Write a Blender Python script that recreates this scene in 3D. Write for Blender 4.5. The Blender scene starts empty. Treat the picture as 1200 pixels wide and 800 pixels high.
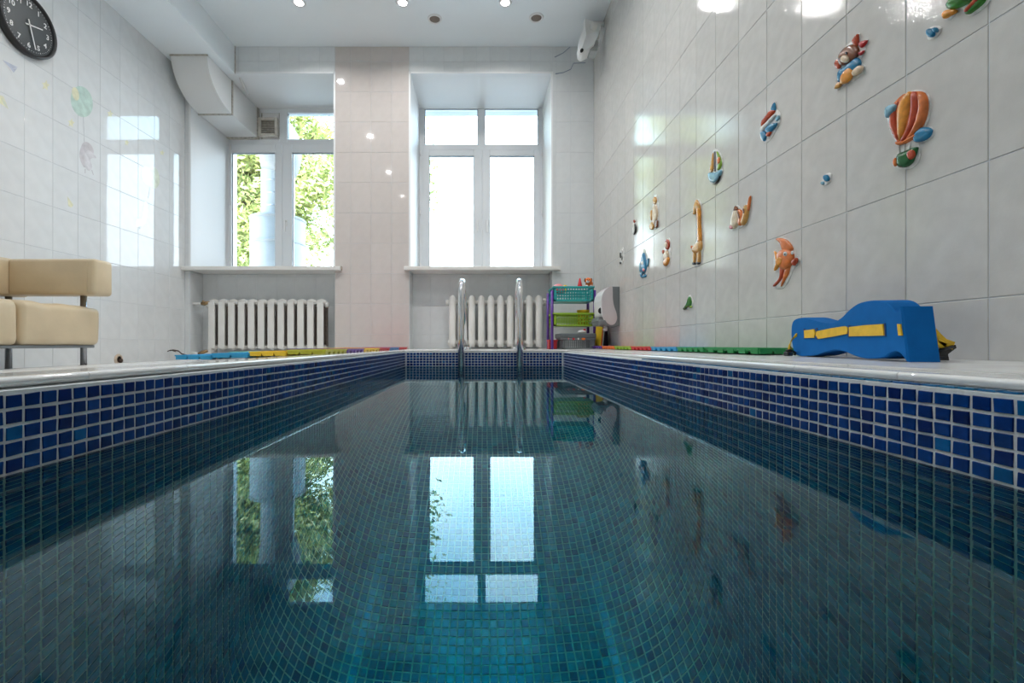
import bpy, bmesh, math, random
from mathutils import Vector, Matrix, Euler

# ------------------------------------------------------------------ camera, sky, sun, exposure
F = 550.0; CX = 564.5; CY = 403.5; CZ = 0.06
sc = bpy.context.scene
C = sc.collection
cam_d = bpy.data.cameras.new('camera'); cam = bpy.data.objects.new('camera', cam_d); C.objects.link(cam)
cam.location = (0, 0, CZ); cam.rotation_euler = (math.pi/2, 0, 0)
cam_d.sensor_width = 36; cam_d.lens = 36*F/1200
cam_d.shift_x = (600-CX)/1200; cam_d.shift_y = (CY-400)/1200
cam_d.clip_start = 0.01; cam_d.clip_end = 200
sc.camera = cam
sc.view_settings.view_transform = 'Standard'; sc.view_settings.look = 'None'
sc.view_settings.gamma = 1; sc.view_settings.use_curve_mapping = False
sc.view_settings.exposure = 0.36
sc.cycles.max_bounces = 14; sc.cycles.diffuse_bounces = 7; sc.cycles.glossy_bounces = 6
sc.cycles.transmission_bounces = 12; sc.cycles.transparent_max_bounces = 24
sc.cycles.sample_clamp_indirect = 6.0
sc.cycles.caustics_refractive = True; sc.cycles.caustics_reflective = False

SKY = 1.0
LAMP_W = 11.0   # power of each ceiling lamp
w = bpy.data.worlds.new('sky'); sc.world = w; w.use_nodes = True
wn = w.node_tree.nodes; wl = w.node_tree.links; wn.clear()
def wnode(t, **k):
    n = wn.new(t)
    for a, b in k.items(): setattr(n, a, b)
    return n
wo = wnode('ShaderNodeOutputWorld'); bg = wnode('ShaderNodeBackground'); tc = wnode('ShaderNodeTexCoord')
sx = wnode('ShaderNodeSeparateXYZ'); rp = wnode('ShaderNodeValToRGB'); nz = wnode('ShaderNodeTexNoise'); nr = wnode('ShaderNodeValToRGB'); mx = wnode('ShaderNodeMixRGB')
wl.new(tc.outputs['Generated'], sx.inputs[0]); wl.new(sx.outputs['Z'], rp.inputs[0])
wl.new(tc.outputs['Generated'], nz.inputs['Vector']); nz.inputs['Scale'].default_value = 5.0; nz.inputs['Detail'].default_value = 6
wl.new(nz.outputs['Fac'], nr.inputs[0]); nr.color_ramp.elements[0].position = .5; nr.color_ramp.elements[1].position = .72
r = rp.color_ramp; r.elements[0].position = 0.0; r.elements[0].color = (.58, .62, .68, 1)
r.elements[1].position = 1.0; r.elements[1].color = (.2, .42, .8, 1)
e = r.elements.new(.16); e.color = (.58, .64, .72, 1)
e = r.elements.new(.34); e.color = (.48, .68, .82, 1)
e = r.elements.new(.55); e.color = (.30, .56, .84, 1)
wl.new(nr.outputs[0], mx.inputs[0]); wl.new(rp.outputs[0], mx.inputs[1]); mx.inputs[2].default_value = (.8, .84, .88, 1)
mc = wnode('ShaderNodeMixRGB'); mc.inputs[0].default_value = .45
wl.new(rp.outputs[0], mc.inputs[1]); wl.new(mx.outputs[0], mc.inputs[2])
wl.new(mc.outputs[0], bg.inputs[0]); bg.inputs[1].default_value = 11.0*SKY
wl.new(bg.outputs[0], wo.inputs[0])

sun_d = bpy.data.lights.new('sun', 'SUN'); sun_d.energy = 13; sun_d.angle = .01; sun_d.color = (1, .95, .85)
sun = bpy.data.objects.new('sun', sun_d); C.objects.link(sun); sun.rotation_euler = (math.radians(42), 0, math.radians(28))

# ------------------------------------------------------------------ room numbers
XL, XR = -2.94, 1.11           # side walls
YB, YN = 4.65, -1.6            # window wall, wall behind the camera
ZC = 3.01                      # ceiling
YW = 5.35                      # window plane
YP = 4.87                      # back of the recess under the sills
PXL, PXR, PYB, PYN = -.615, .625, 3.68, -.5   # pool basin
WZ = -.109; FZ = -1.54; RF = .28
SK = .0045                     # the basin runs very slightly askew to the room
RIM = .017
def zd(x):
    "deck height at x: it falls away to the left wall and rises a little to the right wall"
    if x < -.63: return RIM + (x+.63)*(.107/2.31)
    if x > .64: return RIM + (x-.64)*(.008/.47)
    return RIM
def P(px, py, y): return Vector(((px-CX)*y/F, y, CZ+(CY-py)*y/F))
def RW(px, py): y = F*XR/(px-CX); return Vector((XR, y, CZ+(CY-py)*y/F))
def LW(px, py): y = F*XL/(px-CX); return Vector((XL, y, CZ+(CY-py)*y/F))

# ------------------------------------------------------------------ materials
MATS = {}
def mat(name, col, rough=.5, metal=0.0, bump=0.0, bscale=60, var=0.0, vscale=6, coat=0.0, ccol=None, spec=.5, trans=0.0, emit=None, estr=0, attr=None, objvar=0.0, sss=0):
    if name in MATS: return MATS[name]
    m = bpy.data.materials.new(name); m.use_nodes = True; nt = m.node_tree; b = nt.nodes['Principled BSDF']
    b.inputs['Base Color'].default_value = (*col, 1); b.inputs['Roughness'].default_value = rough; b.inputs['Metallic'].default_value = metal
    b.inputs['Coat Weight'].default_value = coat; b.inputs['Coat Roughness'].default_value = .04; b.inputs['Specular IOR Level'].default_value = spec
    src = None
    if attr:
        a = nt.nodes.new('ShaderNodeAttribute'); a.attribute_name = attr; src = a.outputs['Color']
    if var or objvar:
        tcn = nt.nodes.new('ShaderNodeTexCoord'); n = nt.nodes.new('ShaderNodeTexNoise'); n.inputs['Scale'].default_value = vscale; n.inputs['Detail'].default_value = 5
        nt.links.new(tcn.outputs['Object'], n.inputs['Vector'])
        mr = nt.nodes.new('ShaderNodeMapRange'); mr.inputs[1].default_value = .3; mr.inputs[2].default_value = .7
        mr.inputs[3].default_value = 1-var; mr.inputs[4].default_value = 1+var
        nt.links.new(n.outputs['Fac'], mr.inputs[0]); fac = mr.outputs[0]
        if objvar:
            oi = nt.nodes.new('ShaderNodeObjectInfo'); m2 = nt.nodes.new('ShaderNodeMapRange'); m2.inputs[3].default_value = 1-objvar; m2.inputs[4].default_value = 1+objvar
            nt.links.new(oi.outputs['Random'], m2.inputs[0]); mm = nt.nodes.new('ShaderNodeMath'); mm.operation = 'MULTIPLY'
            nt.links.new(fac, mm.inputs[0]); nt.links.new(m2.outputs[0], mm.inputs[1]); fac = mm.outputs[0]
        vm = nt.nodes.new('ShaderNodeVectorMath'); vm.operation = 'SCALE'
        if src: nt.links.new(src, vm.inputs[0])
        else: vm.inputs[0].default_value = col
        nt.links.new(fac, vm.inputs['Scale']); src = vm.outputs[0]
    if src: nt.links.new(src, b.inputs['Base Color'])
    if bump:
        tcn = nt.nodes.new('ShaderNodeTexCoord'); n = nt.nodes.new('ShaderNodeTexNoise'); n.inputs['Scale'].default_value = bscale; n.inputs['Detail'].default_value = 3
        nt.links.new(tcn.outputs['Object'], n.inputs['Vector'])
        bp = nt.nodes.new('ShaderNodeBump'); bp.inputs['Strength'].default_value = bump; bp.inputs['Distance'].default_value = .002
        nt.links.new(n.outputs['Fac'], bp.inputs['Height']); nt.links.new(bp.outputs[0], b.inputs['Normal'])
    if emit:
        b.inputs['Emission Color'].default_value = (*emit, 1); b.inputs['Emission Strength'].default_value = estr
    if trans: b.inputs['Transmission Weight'].default_value = trans
    MATS[name] = m; return m

M_tile = mat('white glazed wall tile', (.70, .72, .73), .03, bump=.03, bscale=18, var=.03, vscale=14, objvar=.02, spec=.42)
M_tile_r = mat('grey white wall tile with fine relief', (.575, .565, .54), .042, bump=.10, bscale=160, var=.05, vscale=22, objvar=.03, spec=.33)
M_beige = mat('pinkish beige wall tile', (.60, .55, .525), .05, bump=.04, bscale=20, var=.03, vscale=14, objvar=.02, spec=.6)
M_groutw = mat('wall grout', (.60, .63, .66), .8, bump=.3)
M_plaster = mat('white painted plaster', (.80, .81, .82), .55, bump=.05)
M_ceil = mat('pale grey blue ceiling', (.80, .85, .88), .42, var=.02, vscale=2)
M_pvc = mat('white window plastic', (.74, .76, .78), .3)
M_rubber = mat('grey seal', (.12, .12, .13), .6)
M_sill = mat('cream sill', (.76, .75, .72), .35, var=.02)
M_duct = mat('white duct sheet', (.74, .74, .73), .45)
M_edge = mat('aged yellowish sealant', (.45, .42, .37), .7, var=.3, vscale=40)
M_deck = mat('pale deck tile', (.70, .70, .69), .22, bump=.1, bscale=80, var=.08, vscale=9, objvar=.04, spec=.6)
M_cope = mat('white glazed coping', (.80, .80, .79), .07, var=.02, spec=.7)
M_grey = mat('deck substrate', (.42, .42, .40), .8)
M_mosaic = mat('glazed blue mosaic', (.02, .07, .3), .16, var=.18, vscale=70, attr='tone', spec=.35)
M_grout = mat('pale mosaic grout', (.66, .69, .70), .75, bump=.5, bscale=200, var=.08, vscale=40)
M_grout_f = mat('greenish basin grout', (.50, .80, .70), .75, bump=.4, bscale=200, var=.1, vscale=20)
M_rad = mat('white radiator enamel', (.74, .73, .70), .35, var=.03, vscale=10)
M_rad_in = mat('dark radiator core', (.10, .09, .08), .7, var=.3, vscale=60)
M_chrome = mat('chrome', (.75, .75, .76), .08, metal=1)
M_steel = mat('brushed steel leg', (.30, .30, .31), .22, metal=1)
M_cream = mat('cream leather', (.60, .49, .33), .38, bump=.35, bscale=28, var=.08, vscale=5)
M_black = mat('black plastic', (.012, .012, .014), .35)
M_face = mat('charcoal clock face', (.035, .045, .05), .35)
M_white = mat('white plastic', (.78, .78, .78), .3)
M_gplas = mat('grey plastic', (.17, .19, .20), .45)
M_lens = mat('black lens', (.01, .01, .01), .1)
M_lgrey = mat('lilac grey plastic', (.58, .54, .56), .35)
M_foam = mat('blue foam', (.003, .125, .40), .8, spec=.15, bump=.15, bscale=300, var=.06, vscale=30)
M_strap = mat('yellow webbing', (.78, .48, .02), .6, bump=.5, bscale=500, var=.1, vscale=50)
M_teal = mat('teal plastic', (.03, .40, .40), .35)
M_lime = mat('lime green plastic', (.30, .50, .03), .35)
M_purple = mat('purple plastic', (.12, .04, .30), .35)
M_orange = mat('orange plastic', (.85, .20, .03), .4)
M_yellow = mat('yellow plastic', (.80, .55, .03), .4)
M_red = mat('red plastic', (.62, .02, .03), .4)
M_blue = mat('blue plastic', (.02, .22, .55), .4)
M_sky = mat('light blue plastic', (.03, .35, .62), .4)
M_green = mat('green plastic', (.015, .27, .07), .4)
M_aqua = mat('pale turquoise plastic', (.25, .65, .55), .4)
M_pink = mat('pink plastic', (.75, .25, .25), .4)
M_brass = mat('aged brass', (.35, .24, .13), .35, metal=1)
M_cable = mat('brown cable', (.06, .035, .025), .6)
M_dark = mat('dark hole', (.01, .008, .006), .9)
M_tin = mat('galvanised duct wrap', (.22, .225, .22), .5, metal=0, bump=.4, bscale=8, var=.1, vscale=6)
M_bark = mat('grey brown bark', (.10, .075, .05), .9, bump=.8, bscale=20, var=.3)
M_lawn = mat('pale concrete yard', (.30, .29, .27), .95, var=.3, vscale=2)
M_lamp = mat('lit lamp glass', (1, 1, 1), .5, emit=(1, .97, .92), estr=26)
M_grille = mat('grey brown speaker mesh', (.22, .18, .15), .6, bump=.8, bscale=400)
M_wood = mat('painted trim', (.72, .72, .72), .4)
def glaze(n, c): return mat(n, tuple(q**1.25 for q in c), .25, var=.22, vscale=60, spec=.4, coat=.15)
G_brown = glaze('brown glaze', (.26, .10, .04)); G_tan = glaze('tan glaze', (.62, .36, .12)); G_orange = glaze('orange glaze', (.70, .24, .07)); G_amber = glaze('amber glaze', (.72, .34, .06))
G_rust = glaze('rust glaze', (.48, .09, .03)); G_blue = glaze('blue glaze', (.03, .25, .42)); G_lblue = glaze('light blue glaze', (.25, .45, .55)); G_white = glaze('white glaze', (.74, .74, .72))
G_red = glaze('red glaze', (.50, .03, .03)); G_green = glaze('green glaze', (.06, .25, .04)); G_dgreen = glaze('dark green glaze', (.02, .16, .05)); G_black = glaze('black glaze', (.02, .02, .025)); G_cream = glaze('cream glaze', (.66, .54, .40))
G_lgreen = glaze('lime glaze', (.30, .45, .08)); G_pink = glaze('pink glaze', (.6, .25, .28)); G_grey = glaze('grey glaze', (.25, .25, .26))
def pale(n, c): return mat(n, tuple(q*.62+.72*.38 for q in c), .06, var=.12, vscale=25, spec=.6)
D_green = pale('pale mint print', (.42, .66, .56)); D_yel = pale('pale yellow print', (.76, .74, .42)); D_mauve = pale('pale mauve print', (.52, .48, .52)); D_lil = pale('lilac grey print', (.62, .60, .64))
D_blue = pale('slate blue print', (.36, .42, .58)); D_fox = pale('pale coral print', (.78, .50, .42)); D_mint = pale('pale mint yellow print', (.66, .74, .56)); D_line = pale('thin grey line print', (.50, .52, .56))

def leafmat(name, col):
    m = bpy.data.materials.new(name); m.use_nodes = True; nt = m.node_tree; nt.nodes.clear()
    o = nt.nodes.new('ShaderNodeOutputMaterial'); mixs = nt.nodes.new('ShaderNodeMixShader'); d = nt.nodes.new('ShaderNodeBsdfDiffuse'); t = nt.nodes.new('ShaderNodeBsdfTranslucent')
    a = nt.nodes.new('ShaderNodeAttribute'); a.attribute_name = 'tone'
    nt.links.new(a.outputs['Color'], d.inputs[0]); nt.links.new(a.outputs['Color'], t.inputs[0])
    mixs.inputs[0].default_value = .45; nt.links.new(d.outputs[0], mixs.inputs[1]); nt.links.new(t.outputs[0], mixs.inputs[2]); nt.links.new(mixs.outputs[0], o.inputs[0]); return m
M_leaf = leafmat('leaves', (.2, .3, .05))

def panemat():
    m = bpy.data.materials.new('window glass'); m.use_nodes = True; nt = m.node_tree; nt.nodes.clear()
    o = nt.nodes.new('ShaderNodeOutputMaterial'); mixs = nt.nodes.new('ShaderNodeMixShader'); t = nt.nodes.new('ShaderNodeBsdfTransparent'); g = nt.nodes.new('ShaderNodeBsdfGlossy'); f = nt.nodes.new('ShaderNodeFresnel')
    f.inputs[0].default_value = 1.45; g.inputs['Roughness'].default_value = .01; t.inputs[0].default_value = (.95, .97, .96, 1)
    nt.links.new(f.outputs[0], mixs.inputs[0]); nt.links.new(t.outputs[0], mixs.inputs[1]); nt.links.new(g.outputs[0], mixs.inputs[2]); nt.links.new(mixs.outputs[0], o.inputs[0]); return m
M_pane = panemat()

def watermat():
    m = bpy.data.materials.new('clear pool water'); m.use_nodes = True; nt = m.node_tree; nt.nodes.clear()
    o = nt.nodes.new('ShaderNodeOutputMaterial'); b = nt.nodes.new('ShaderNodeMixShader'); fr = nt.nodes.new('ShaderNodeFresnel'); fr.inputs['IOR'].default_value = 1.333
    rf = nt.nodes.new('ShaderNodeBsdfRefraction'); rf.inputs['IOR'].default_value = 1.333; rf.inputs['Roughness'].default_value = 0; gl = nt.nodes.new('ShaderNodeBsdfGlossy'); gl.inputs['Roughness'].default_value = 0; gl.inputs['Color'].default_value = (.54, .68, .72, 1)
    nt.links.new(fr.outputs[0], b.inputs[0]); nt.links.new(rf.outputs[0], b.inputs[1]); nt.links.new(gl.outputs[0], b.inputs[2])
    tcn = nt.nodes.new('ShaderNodeTexCoord'); mp = nt.nodes.new('ShaderNodeMapping'); mp.inputs['Scale'].default_value = (1.3, .55, 1)
    n = nt.nodes.new('ShaderNodeTexNoise'); n.inputs['Scale'].default_value = 2.2; n.inputs['Detail'].default_value = 1
    bp = nt.nodes.new('ShaderNodeBump'); bp.inputs['Strength'].default_value = 1; bp.inputs['Distance'].default_value = .0009
    nt.links.new(tcn.outputs['Object'], mp.inputs[0]); nt.links.new(mp.outputs[0], n.inputs['Vector']); nt.links.new(n.outputs['Fac'], bp.inputs['Height']); [nt.links.new(bp.outputs[0], q.inputs['Normal']) for q in (fr, rf, gl)]
    v = nt.nodes.new('ShaderNodeVolumeAbsorption'); v.inputs['Color'].default_value = (.02, .935, .965, 1); v.inputs["Density"].default_value = 2.0
    nt.links.new(b.outputs[0], o.inputs['Surface']); nt.links.new(v.outputs[0], o.inputs['Volume']); return m
M_water = watermat()

# ------------------------------------------------------------------ mesh helpers
class MB:
    def __init__(s): s.v = []; s.f = []; s.m = []; s.smooth = []
    def add(s, vs, fs, mi=0, sm=False):
        o = len(s.v); s.v += [tuple(v) for v in vs]; s.f += [tuple(i+o for i in f) for f in fs]; s.m += [mi]*len(fs); s.smooth += [sm]*len(fs); return s
    def box(s, x0, x1, y0, y1, z0, z1, bev=0.0, mi=0, M=None):
        if x1 < x0: x0, x1 = x1, x0
        if y1 < y0: y0, y1 = y1, y0
        if z1 < z0: z0, z1 = z1, z0
        if bev <= 0:
            vs = [(x, y, z) for x in (x0, x1) for y in (y0, y1) for z in (z0, z1)]
            fs = [(0, 1, 3, 2), (4, 6, 7, 5), (0, 4, 5, 1), (2, 3, 7, 6), (0, 2, 6, 4), (1, 5, 7, 3)]
        else:
            b = min(bev, (x1-x0)/2.01, (y1-y0)/2.01, (z1-z0)/2.01); bm = bmesh.new(); bmesh.ops.create_cube(bm, size=1)
            for v in bm.verts: v.co = Vector(((x0+x1)/2+v.co.x*(x1-x0), (y0+y1)/2+v.co.y*(y1-y0), (z0+z1)/2+v.co.z*(z1-z0)))
            bmesh.ops.bevel(bm, geom=bm.edges[:], offset=b, segments=2 if bev < .01 else 4, profile=.5, affect='EDGES')
            bm.verts.index_update(); vs = [v.co[:] for v in bm.verts]; fs = [tuple(v.index for v in f.verts) for f in bm.faces]; bm.free()
        if M is not None: vs = [M @ Vector(v) for v in vs]
        return s.add(vs, fs, mi, bev > .01)
    def tube(s, pts, r, seg=10, mi=0, cap=True, closed=False):
        pts = [Vector(p) for p in pts]; n = len(pts); rs = r if isinstance(r, (list, tuple)) else [r]*n
        ring = []; up = None
        for i, p in enumerate(pts):
            t = (pts[min(i+1, n-1)]-pts[max(i-1, 0)]).normalized()
            if up is None:
                up = Vector((0, 0, 1)) if abs(t.z) < .9 else Vector((1, 0, 0))
            a = t.cross(up).normalized(); up = a.cross(t).normalized()
            ring.append([p + (a*math.cos(2*math.pi*k/seg)+up*math.sin(2*math.pi*k/seg))*rs[i] for k in range(seg)])
        vs = [v for rg in ring for v in rg]; fs = []
        for i in range(n-1):
            for k in range(seg): fs.append((i*seg+k, i*seg+(k+1) % seg, (i+1)*seg+(k+1) % seg, (i+1)*seg+k))
        if cap: fs.append(tuple(range(seg))[::-1]); fs.append(tuple((n-1)*seg+k for k in range(seg)))
        return s.add(vs, fs, mi, True)
    def lathe(s, prof, c=(0, 0, 0), seg=24, mi=0, M=None):
        vs = []; fs = []; n = len(prof)
        for k in range(seg):
            a = 2*math.pi*k/seg
            for (r, z) in prof: vs.append(Vector((c[0]+r*math.cos(a), c[1]+r*math.sin(a), c[2]+z)))
        if M is not None: vs = [M @ v for v in vs]
        for k in range(seg):
            for i in range(n-1): fs.append((k*n+i, ((k+1) % seg)*n+i, ((k+1) % seg)*n+i+1, k*n+i+1))
        return s.add(vs, fs, mi, True)
    def prism(s, poly, d, mi=0):
        "poly: list of 3-D points (planar), extruded by vector d"
        n = len(poly); d = Vector(d); vs = [Vector(p) for p in poly] + [Vector(p)+d for p in poly]
        fs = [tuple(range(n))[::-1], tuple(range(n, 2*n))] + [(i, (i+1) % n, n+(i+1) % n, n+i) for i in range(n)]
        return s.add(vs, fs, mi)
    def ball(s, c, r, mi=0, seg=14, M=None):
        rx, ry, rz = r if isinstance(r, (list, tuple)) else (r, r, r)
        prof = [(math.sin(math.pi*i/8), -math.cos(math.pi*i/8)) for i in range(9)]
        vs = []; fs = []
        for k in range(seg):
            a = 2*math.pi*k/seg
            for (q, z) in prof:
                v = Vector((rx*q*math.cos(a), ry*q*math.sin(a), rz*z))
                if M is not None: v = M @ v
                vs.append(v+Vector(c))
        for k in range(seg):
            for i in range(8): fs.append((k*9+i, ((k+1) % seg)*9+i, ((k+1) % seg)*9+i+1, k*9+i+1))
        return s.add(vs, fs, mi, True)
    def build(s, name, mats, parent=None, tones=None, nrm=True):
        me = bpy.data.meshes.new(name); me.from_pydata(s.v, [], s.f)
        if not isinstance(mats, (list, tuple)): mats = [mats]
        for m in mats: me.materials.append(m)
        me.polygons.foreach_set('material_index', s.m); me.polygons.foreach_set('use_smooth', s.smooth)
        if tones is not None:
            at = me.color_attributes.new('tone', 'FLOAT_COLOR', 'POINT')
            at.data.foreach_set('color', [c for t in tones for c in t])
        me.update()
        if nrm and len(s.f) < 20000:
            bm = bmesh.new(); bm.from_mesh(me); bmesh.ops.recalc_face_normals(bm, faces=bm.faces[:]); bm.to_mesh(me); bm.free()
        o = bpy.data.objects.new(name, me); C.objects.link(o)
        if parent is not None:
            o.parent = parent; o.matrix_parent_inverse = parent.matrix_world.inverted() if parent.type == 'EMPTY' and False else Matrix.Identity(4)
            if parent.get('_off'): pass
        return o
def tag(o, label=None, cat=None, group=None, kind=None):
    if label: o['label'] = label
    if cat: o['category'] = cat
    if group: o['group'] = group
    if kind: o['kind'] = kind
    return o
def empty(name, loc=(0, 0, 0), **k):
    o = bpy.data.objects.new(name, None); C.objects.link(o); o.location = loc; o.empty_display_size = .05
    return tag(o, **k)
def part(mb, name, m, root, **k):
    "mb is in world coordinates; child of root (an unrotated empty or mesh)"
    off = Vector(root.location)
    if root.parent: off = off + Vector(root.parent.location)
    mb.v = [(v[0]-off.x, v[1]-off.y, v[2]-off.z) for v in mb.v]
    o = mb.build(name, m, root, **k); return o
def box(name, m, root, *a, bev=.003, **k): return part(MB().box(*a, bev=bev), name, m, root, **k)

# ------------------------------------------------------------------ wall shells and wall tiles
TILE_CACHE = {}
def tile_piece(parent, name, m, plane, pos, u0, u1, v0, v1, sign, gap=.0010, th=.006, tiltr=.0011):
    "one glazed tile; plane 'x' (u = y) or 'y' (u = x); sign is the way it faces"
    wd = round(u1-u0-2*gap, 4); ht = round(v1-v0-2*gap, 4)
    if wd < .006 or ht < .006: return
    key = (plane, wd, ht, sign, m.name, th)
    if key not in TILE_CACHE:
        b = .0015
        lo = [(-wd/2, -ht/2), (wd/2, -ht/2), (wd/2, ht/2), (-wd/2, ht/2)]
        rings = [(0, 0), (0, th-b), (b, th)]
        vs = []
        for ins, h in rings:
            for (a, c) in lo:
                a2 = a-math.copysign(ins, a); c2 = c-math.copysign(ins, c)
                vs.append((h*sign, a2, c2) if plane == 'x' else (a2, h*sign, c2))
        fs = []
        for k in range(2):
            for i in range(4): fs.append((k*4+i, k*4+(i+1) % 4, (k+1)*4+(i+1) % 4, (k+1)*4+i))
        fs.append((8, 9, 10, 11))
        me = bpy.data.meshes.new(name); me.from_pydata(vs, [], fs); me.materials.append(m)
        bm = bmesh.new(); bm.from_mesh(me); bm.normal_update()
        top = [f for f in bm.faces if len(f.verts) == 4][-1]
        want = Vector((sign, 0, 0)) if plane == 'x' else Vector((0, sign, 0))
        if bm.faces[:][-1].normal.dot(want) < 0: bmesh.ops.reverse_faces(bm, faces=bm.faces[:])
        bm.to_mesh(me); bm.free(); TILE_CACHE[key] = me
    o = bpy.data.objects.new(name, TILE_CACHE[key]); C.objects.link(o); o.parent = parent
    uc, vc = (u0+u1)/2, (v0+v1)/2
    o.location = (pos, uc, vc) if plane == 'x' else (uc, pos, vc)
    a, c = random.uniform(-tiltr, tiltr), random.uniform(-tiltr, tiltr)
    o.rotation_euler = (0, a, c) if plane == 'x' else (a, 0, c)
    return o
def tile_area(parent, m, plane, pos, u0, u1, v0, v1, ucuts, vcuts, sign, name='wall_tile', **k):
    us = [u0]+[u for u in sorted(ucuts) if u0+.012 < u < u1-.012]+[u1]
    vs = [v0]+[v for v in sorted(vcuts) if v0+.012 < v < v1-.012]+[v1]
    for i in range(len(us)-1):
        for j in range(len(vs)-1): tile_piece(parent, name, m, plane, pos, us[i], us[i+1], vs[j], vs[j+1], sign, **k)
def tile_stuff(parent, m, plane, pos, u0, u1, v0, v1, ucuts, vcuts, sign, gap=.0012, th=.006):
    us = [u0]+[u for u in sorted(ucuts) if u0+.012 < u < u1-.012]+[u1]
    vs = [v0]+[v for v in sorted(vcuts) if v0+.012 < v < v1-.012]+[v1]
    mb = MB()
    for i in range(len(us)-1):
        for j in range(len(vs)-1):
            a, b, c, d = us[i]+gap, us[i+1]-gap, vs[j]+gap, vs[j+1]-gap
            if plane == 'x': mb.box(pos, pos+sign*th, a, b, c, d)
            else: mb.box(a, b, pos, pos+sign*th, c, d)
    o = mb.build('wall_tiling', m, parent); o['kind'] = 'stuff'; return o
rows = [.162+.3*k-.3 for k in range(12)]
rowsL = [.1036+.3*k-.3 for k in range(12)]
T = .006  # tile thickness; shells sit T behind the finished faces

wr = MB().box(XR+.002, XR+.2, YN-.2, YP+.3, -.3, ZC+.2).build('wall_right', M_groutw); tag(wr, kind='structure')
ycut = [1.028+.2*k for k in range(-14, 30)]
tile_area(wr, M_tile_r, 'x', XR+T, .428, YB, -.02, ZC, ycut, rows, -1)
tile_stuff(wr, M_tile_r, 'x', XR+T, YN, .428, -.02, ZC, ycut, rows, -1)
wlft = MB().box(XL-.2, XL-.002, YN-.2, YP+.3, -.4, ZC+.2).build('wall_left', M_groutw); tag(wlft, kind='structure')
ycutL = [3.017+.2*k for k in range(-24, 10)]
tile_area(wlft, M_tile, 'x', XL-T, 2.417, YB, -.12, ZC, ycutL, rowsL, 1)
tile_stuff(wlft, M_tile, 'x', XL-T, YN, 2.417, -.12, ZC, ycutL, rowsL, 1)
wn_ = MB().box(XL-.2, XR+.2, YN-.2, YN-.002, -.4, ZC+.2).build('wall_front', M_groutw); tag(wn_, kind='structure')
tile_stuff(wn_, M_tile, 'y', YN-T, XL, XR, -.12, ZC, [XL+.2*k for k in range(1, 21)], rows, 1)

# window wall: openings
LW0, LW1 = -2.895, -1.454      # left opening
RW0, RW1 = -.719, .703         # right opening
ZS = .787; ZH = 2.757          # sill underside, head
wb = MB()
y0, y1 = YB+.002, 5.55
wb.box(XL-.2, LW0, y0, y1, -.3, ZC+.2).box(LW1, RW0, y0, y1, -.3, ZC+.2).box(RW1, XR+.2, y0, y1, -.3, ZC+.2)
wb.box(LW0, LW1, y0, y1, ZH, ZC+.2).box(RW0, RW1, y0, y1, ZH, ZC+.2)
wb.box(LW0, LW1, YP+.002, y1, -.3, ZS+.03).box(RW0, RW1, YP+.002, y1, -.3, ZS+.03)
wbk = wb.build('wall_back', M_groutw); tag(wbk, kind='structure')
topcuts = [-2.209-.2*k for k in range(1, 4)]+[-2.209, -2.008, -1.81, -1.607]
tile_area(wbk, M_tile, 'y', YB+T, LW0, LW1, ZH, ZC, topcuts, rows, -1)
tile_area(wbk, M_beige, 'y', YB+T, LW1, RW0, -.12, ZC, [-1.298, -1.095, -.892], rows, -1)
tile_area(wbk, M_tile, 'y', YB+T, RW0, RW1, ZH, ZC, [-.576, -.376, -.183, -.0516, .079, .279, .479, .679], rows, -1)
tile_area(wbk, M_tile, 'y', YB+T, RW1, XR, -.02, ZC, [.737, .879], rows, -1)
tile_area(wbk, M_tile, 'y', YB+T, XL, LW0, -.12, ZC, [], rows, -1)
tile_area(wbk, M_tile, 'y', YP+T, LW0, LW1, -.12, ZS, [-2.74+.204*k for k in range(0, 8)], rows, -1)
tile_area(wbk, M_tile, 'y', YP+T, RW0, RW1, -.12, ZS, [-.532+.2*k for k in range(0, 7)], rows, -1)
# returns of the recesses below the sills
for xx, sg in ((LW0, 1), (LW1, -1), (RW0, 1), (RW1, -1)):
    tile_area(wbk, M_tile, 'x', xx, YB+T, YP, -.12, ZS, [], rows, sg, th=.003)

# plastered reveals (splayed) of both windows and corner beads
def reveal(x0, x1, xb0, xb1, zb):
    mb = MB(); t = .012
    # left, right, head: prisms from front to window plane
    ya, yb = YB-.004, YW+.03
    mb.add([(x0, ya, ZS+.03), (x0, ya, ZH), (xb0, yb, zb), (xb0, yb, ZS+.03), (x0-.002, ya, ZS+.03), (x0-.002, ya, ZH+.01), (xb0-.15, yb, zb+.1), (xb0-.15, yb, ZS+.03)],
           [(0, 1, 2, 3), (4, 7, 6, 5), (0, 4, 5, 1), (1, 5, 6, 2), (3, 2, 6, 7), (0, 3, 7, 4)])
    mb.add([(x1, ya, ZS+.03), (x1, ya, ZH), (xb1, yb, zb), (xb1, yb, ZS+.03), (x1+.002, ya, ZS+.03), (x1+.002, ya, ZH+.01), (xb1+.15, yb, zb+.1), (xb1+.15, yb, ZS+.03)],
           [(3, 2, 1, 0), (5, 6, 7, 4), (1, 5, 4, 0), (2, 6, 5, 1), (7, 6, 2, 3), (4, 7, 3, 0)])
    mb.add([(x0, ya, ZH), (x1, ya, ZH), (xb1, yb, zb), (xb0, yb, zb), (x0, ya, ZH+.002), (x1, ya, ZH+.002), (xb1, yb, zb+.1), (xb0, yb, zb+.1)],
           [(0, 1, 2, 3), (7, 6, 5, 4), (0, 4, 5, 1), (1, 5, 6, 2), (2, 6, 7, 3), (3, 7, 4, 0)])
    return mb
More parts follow.
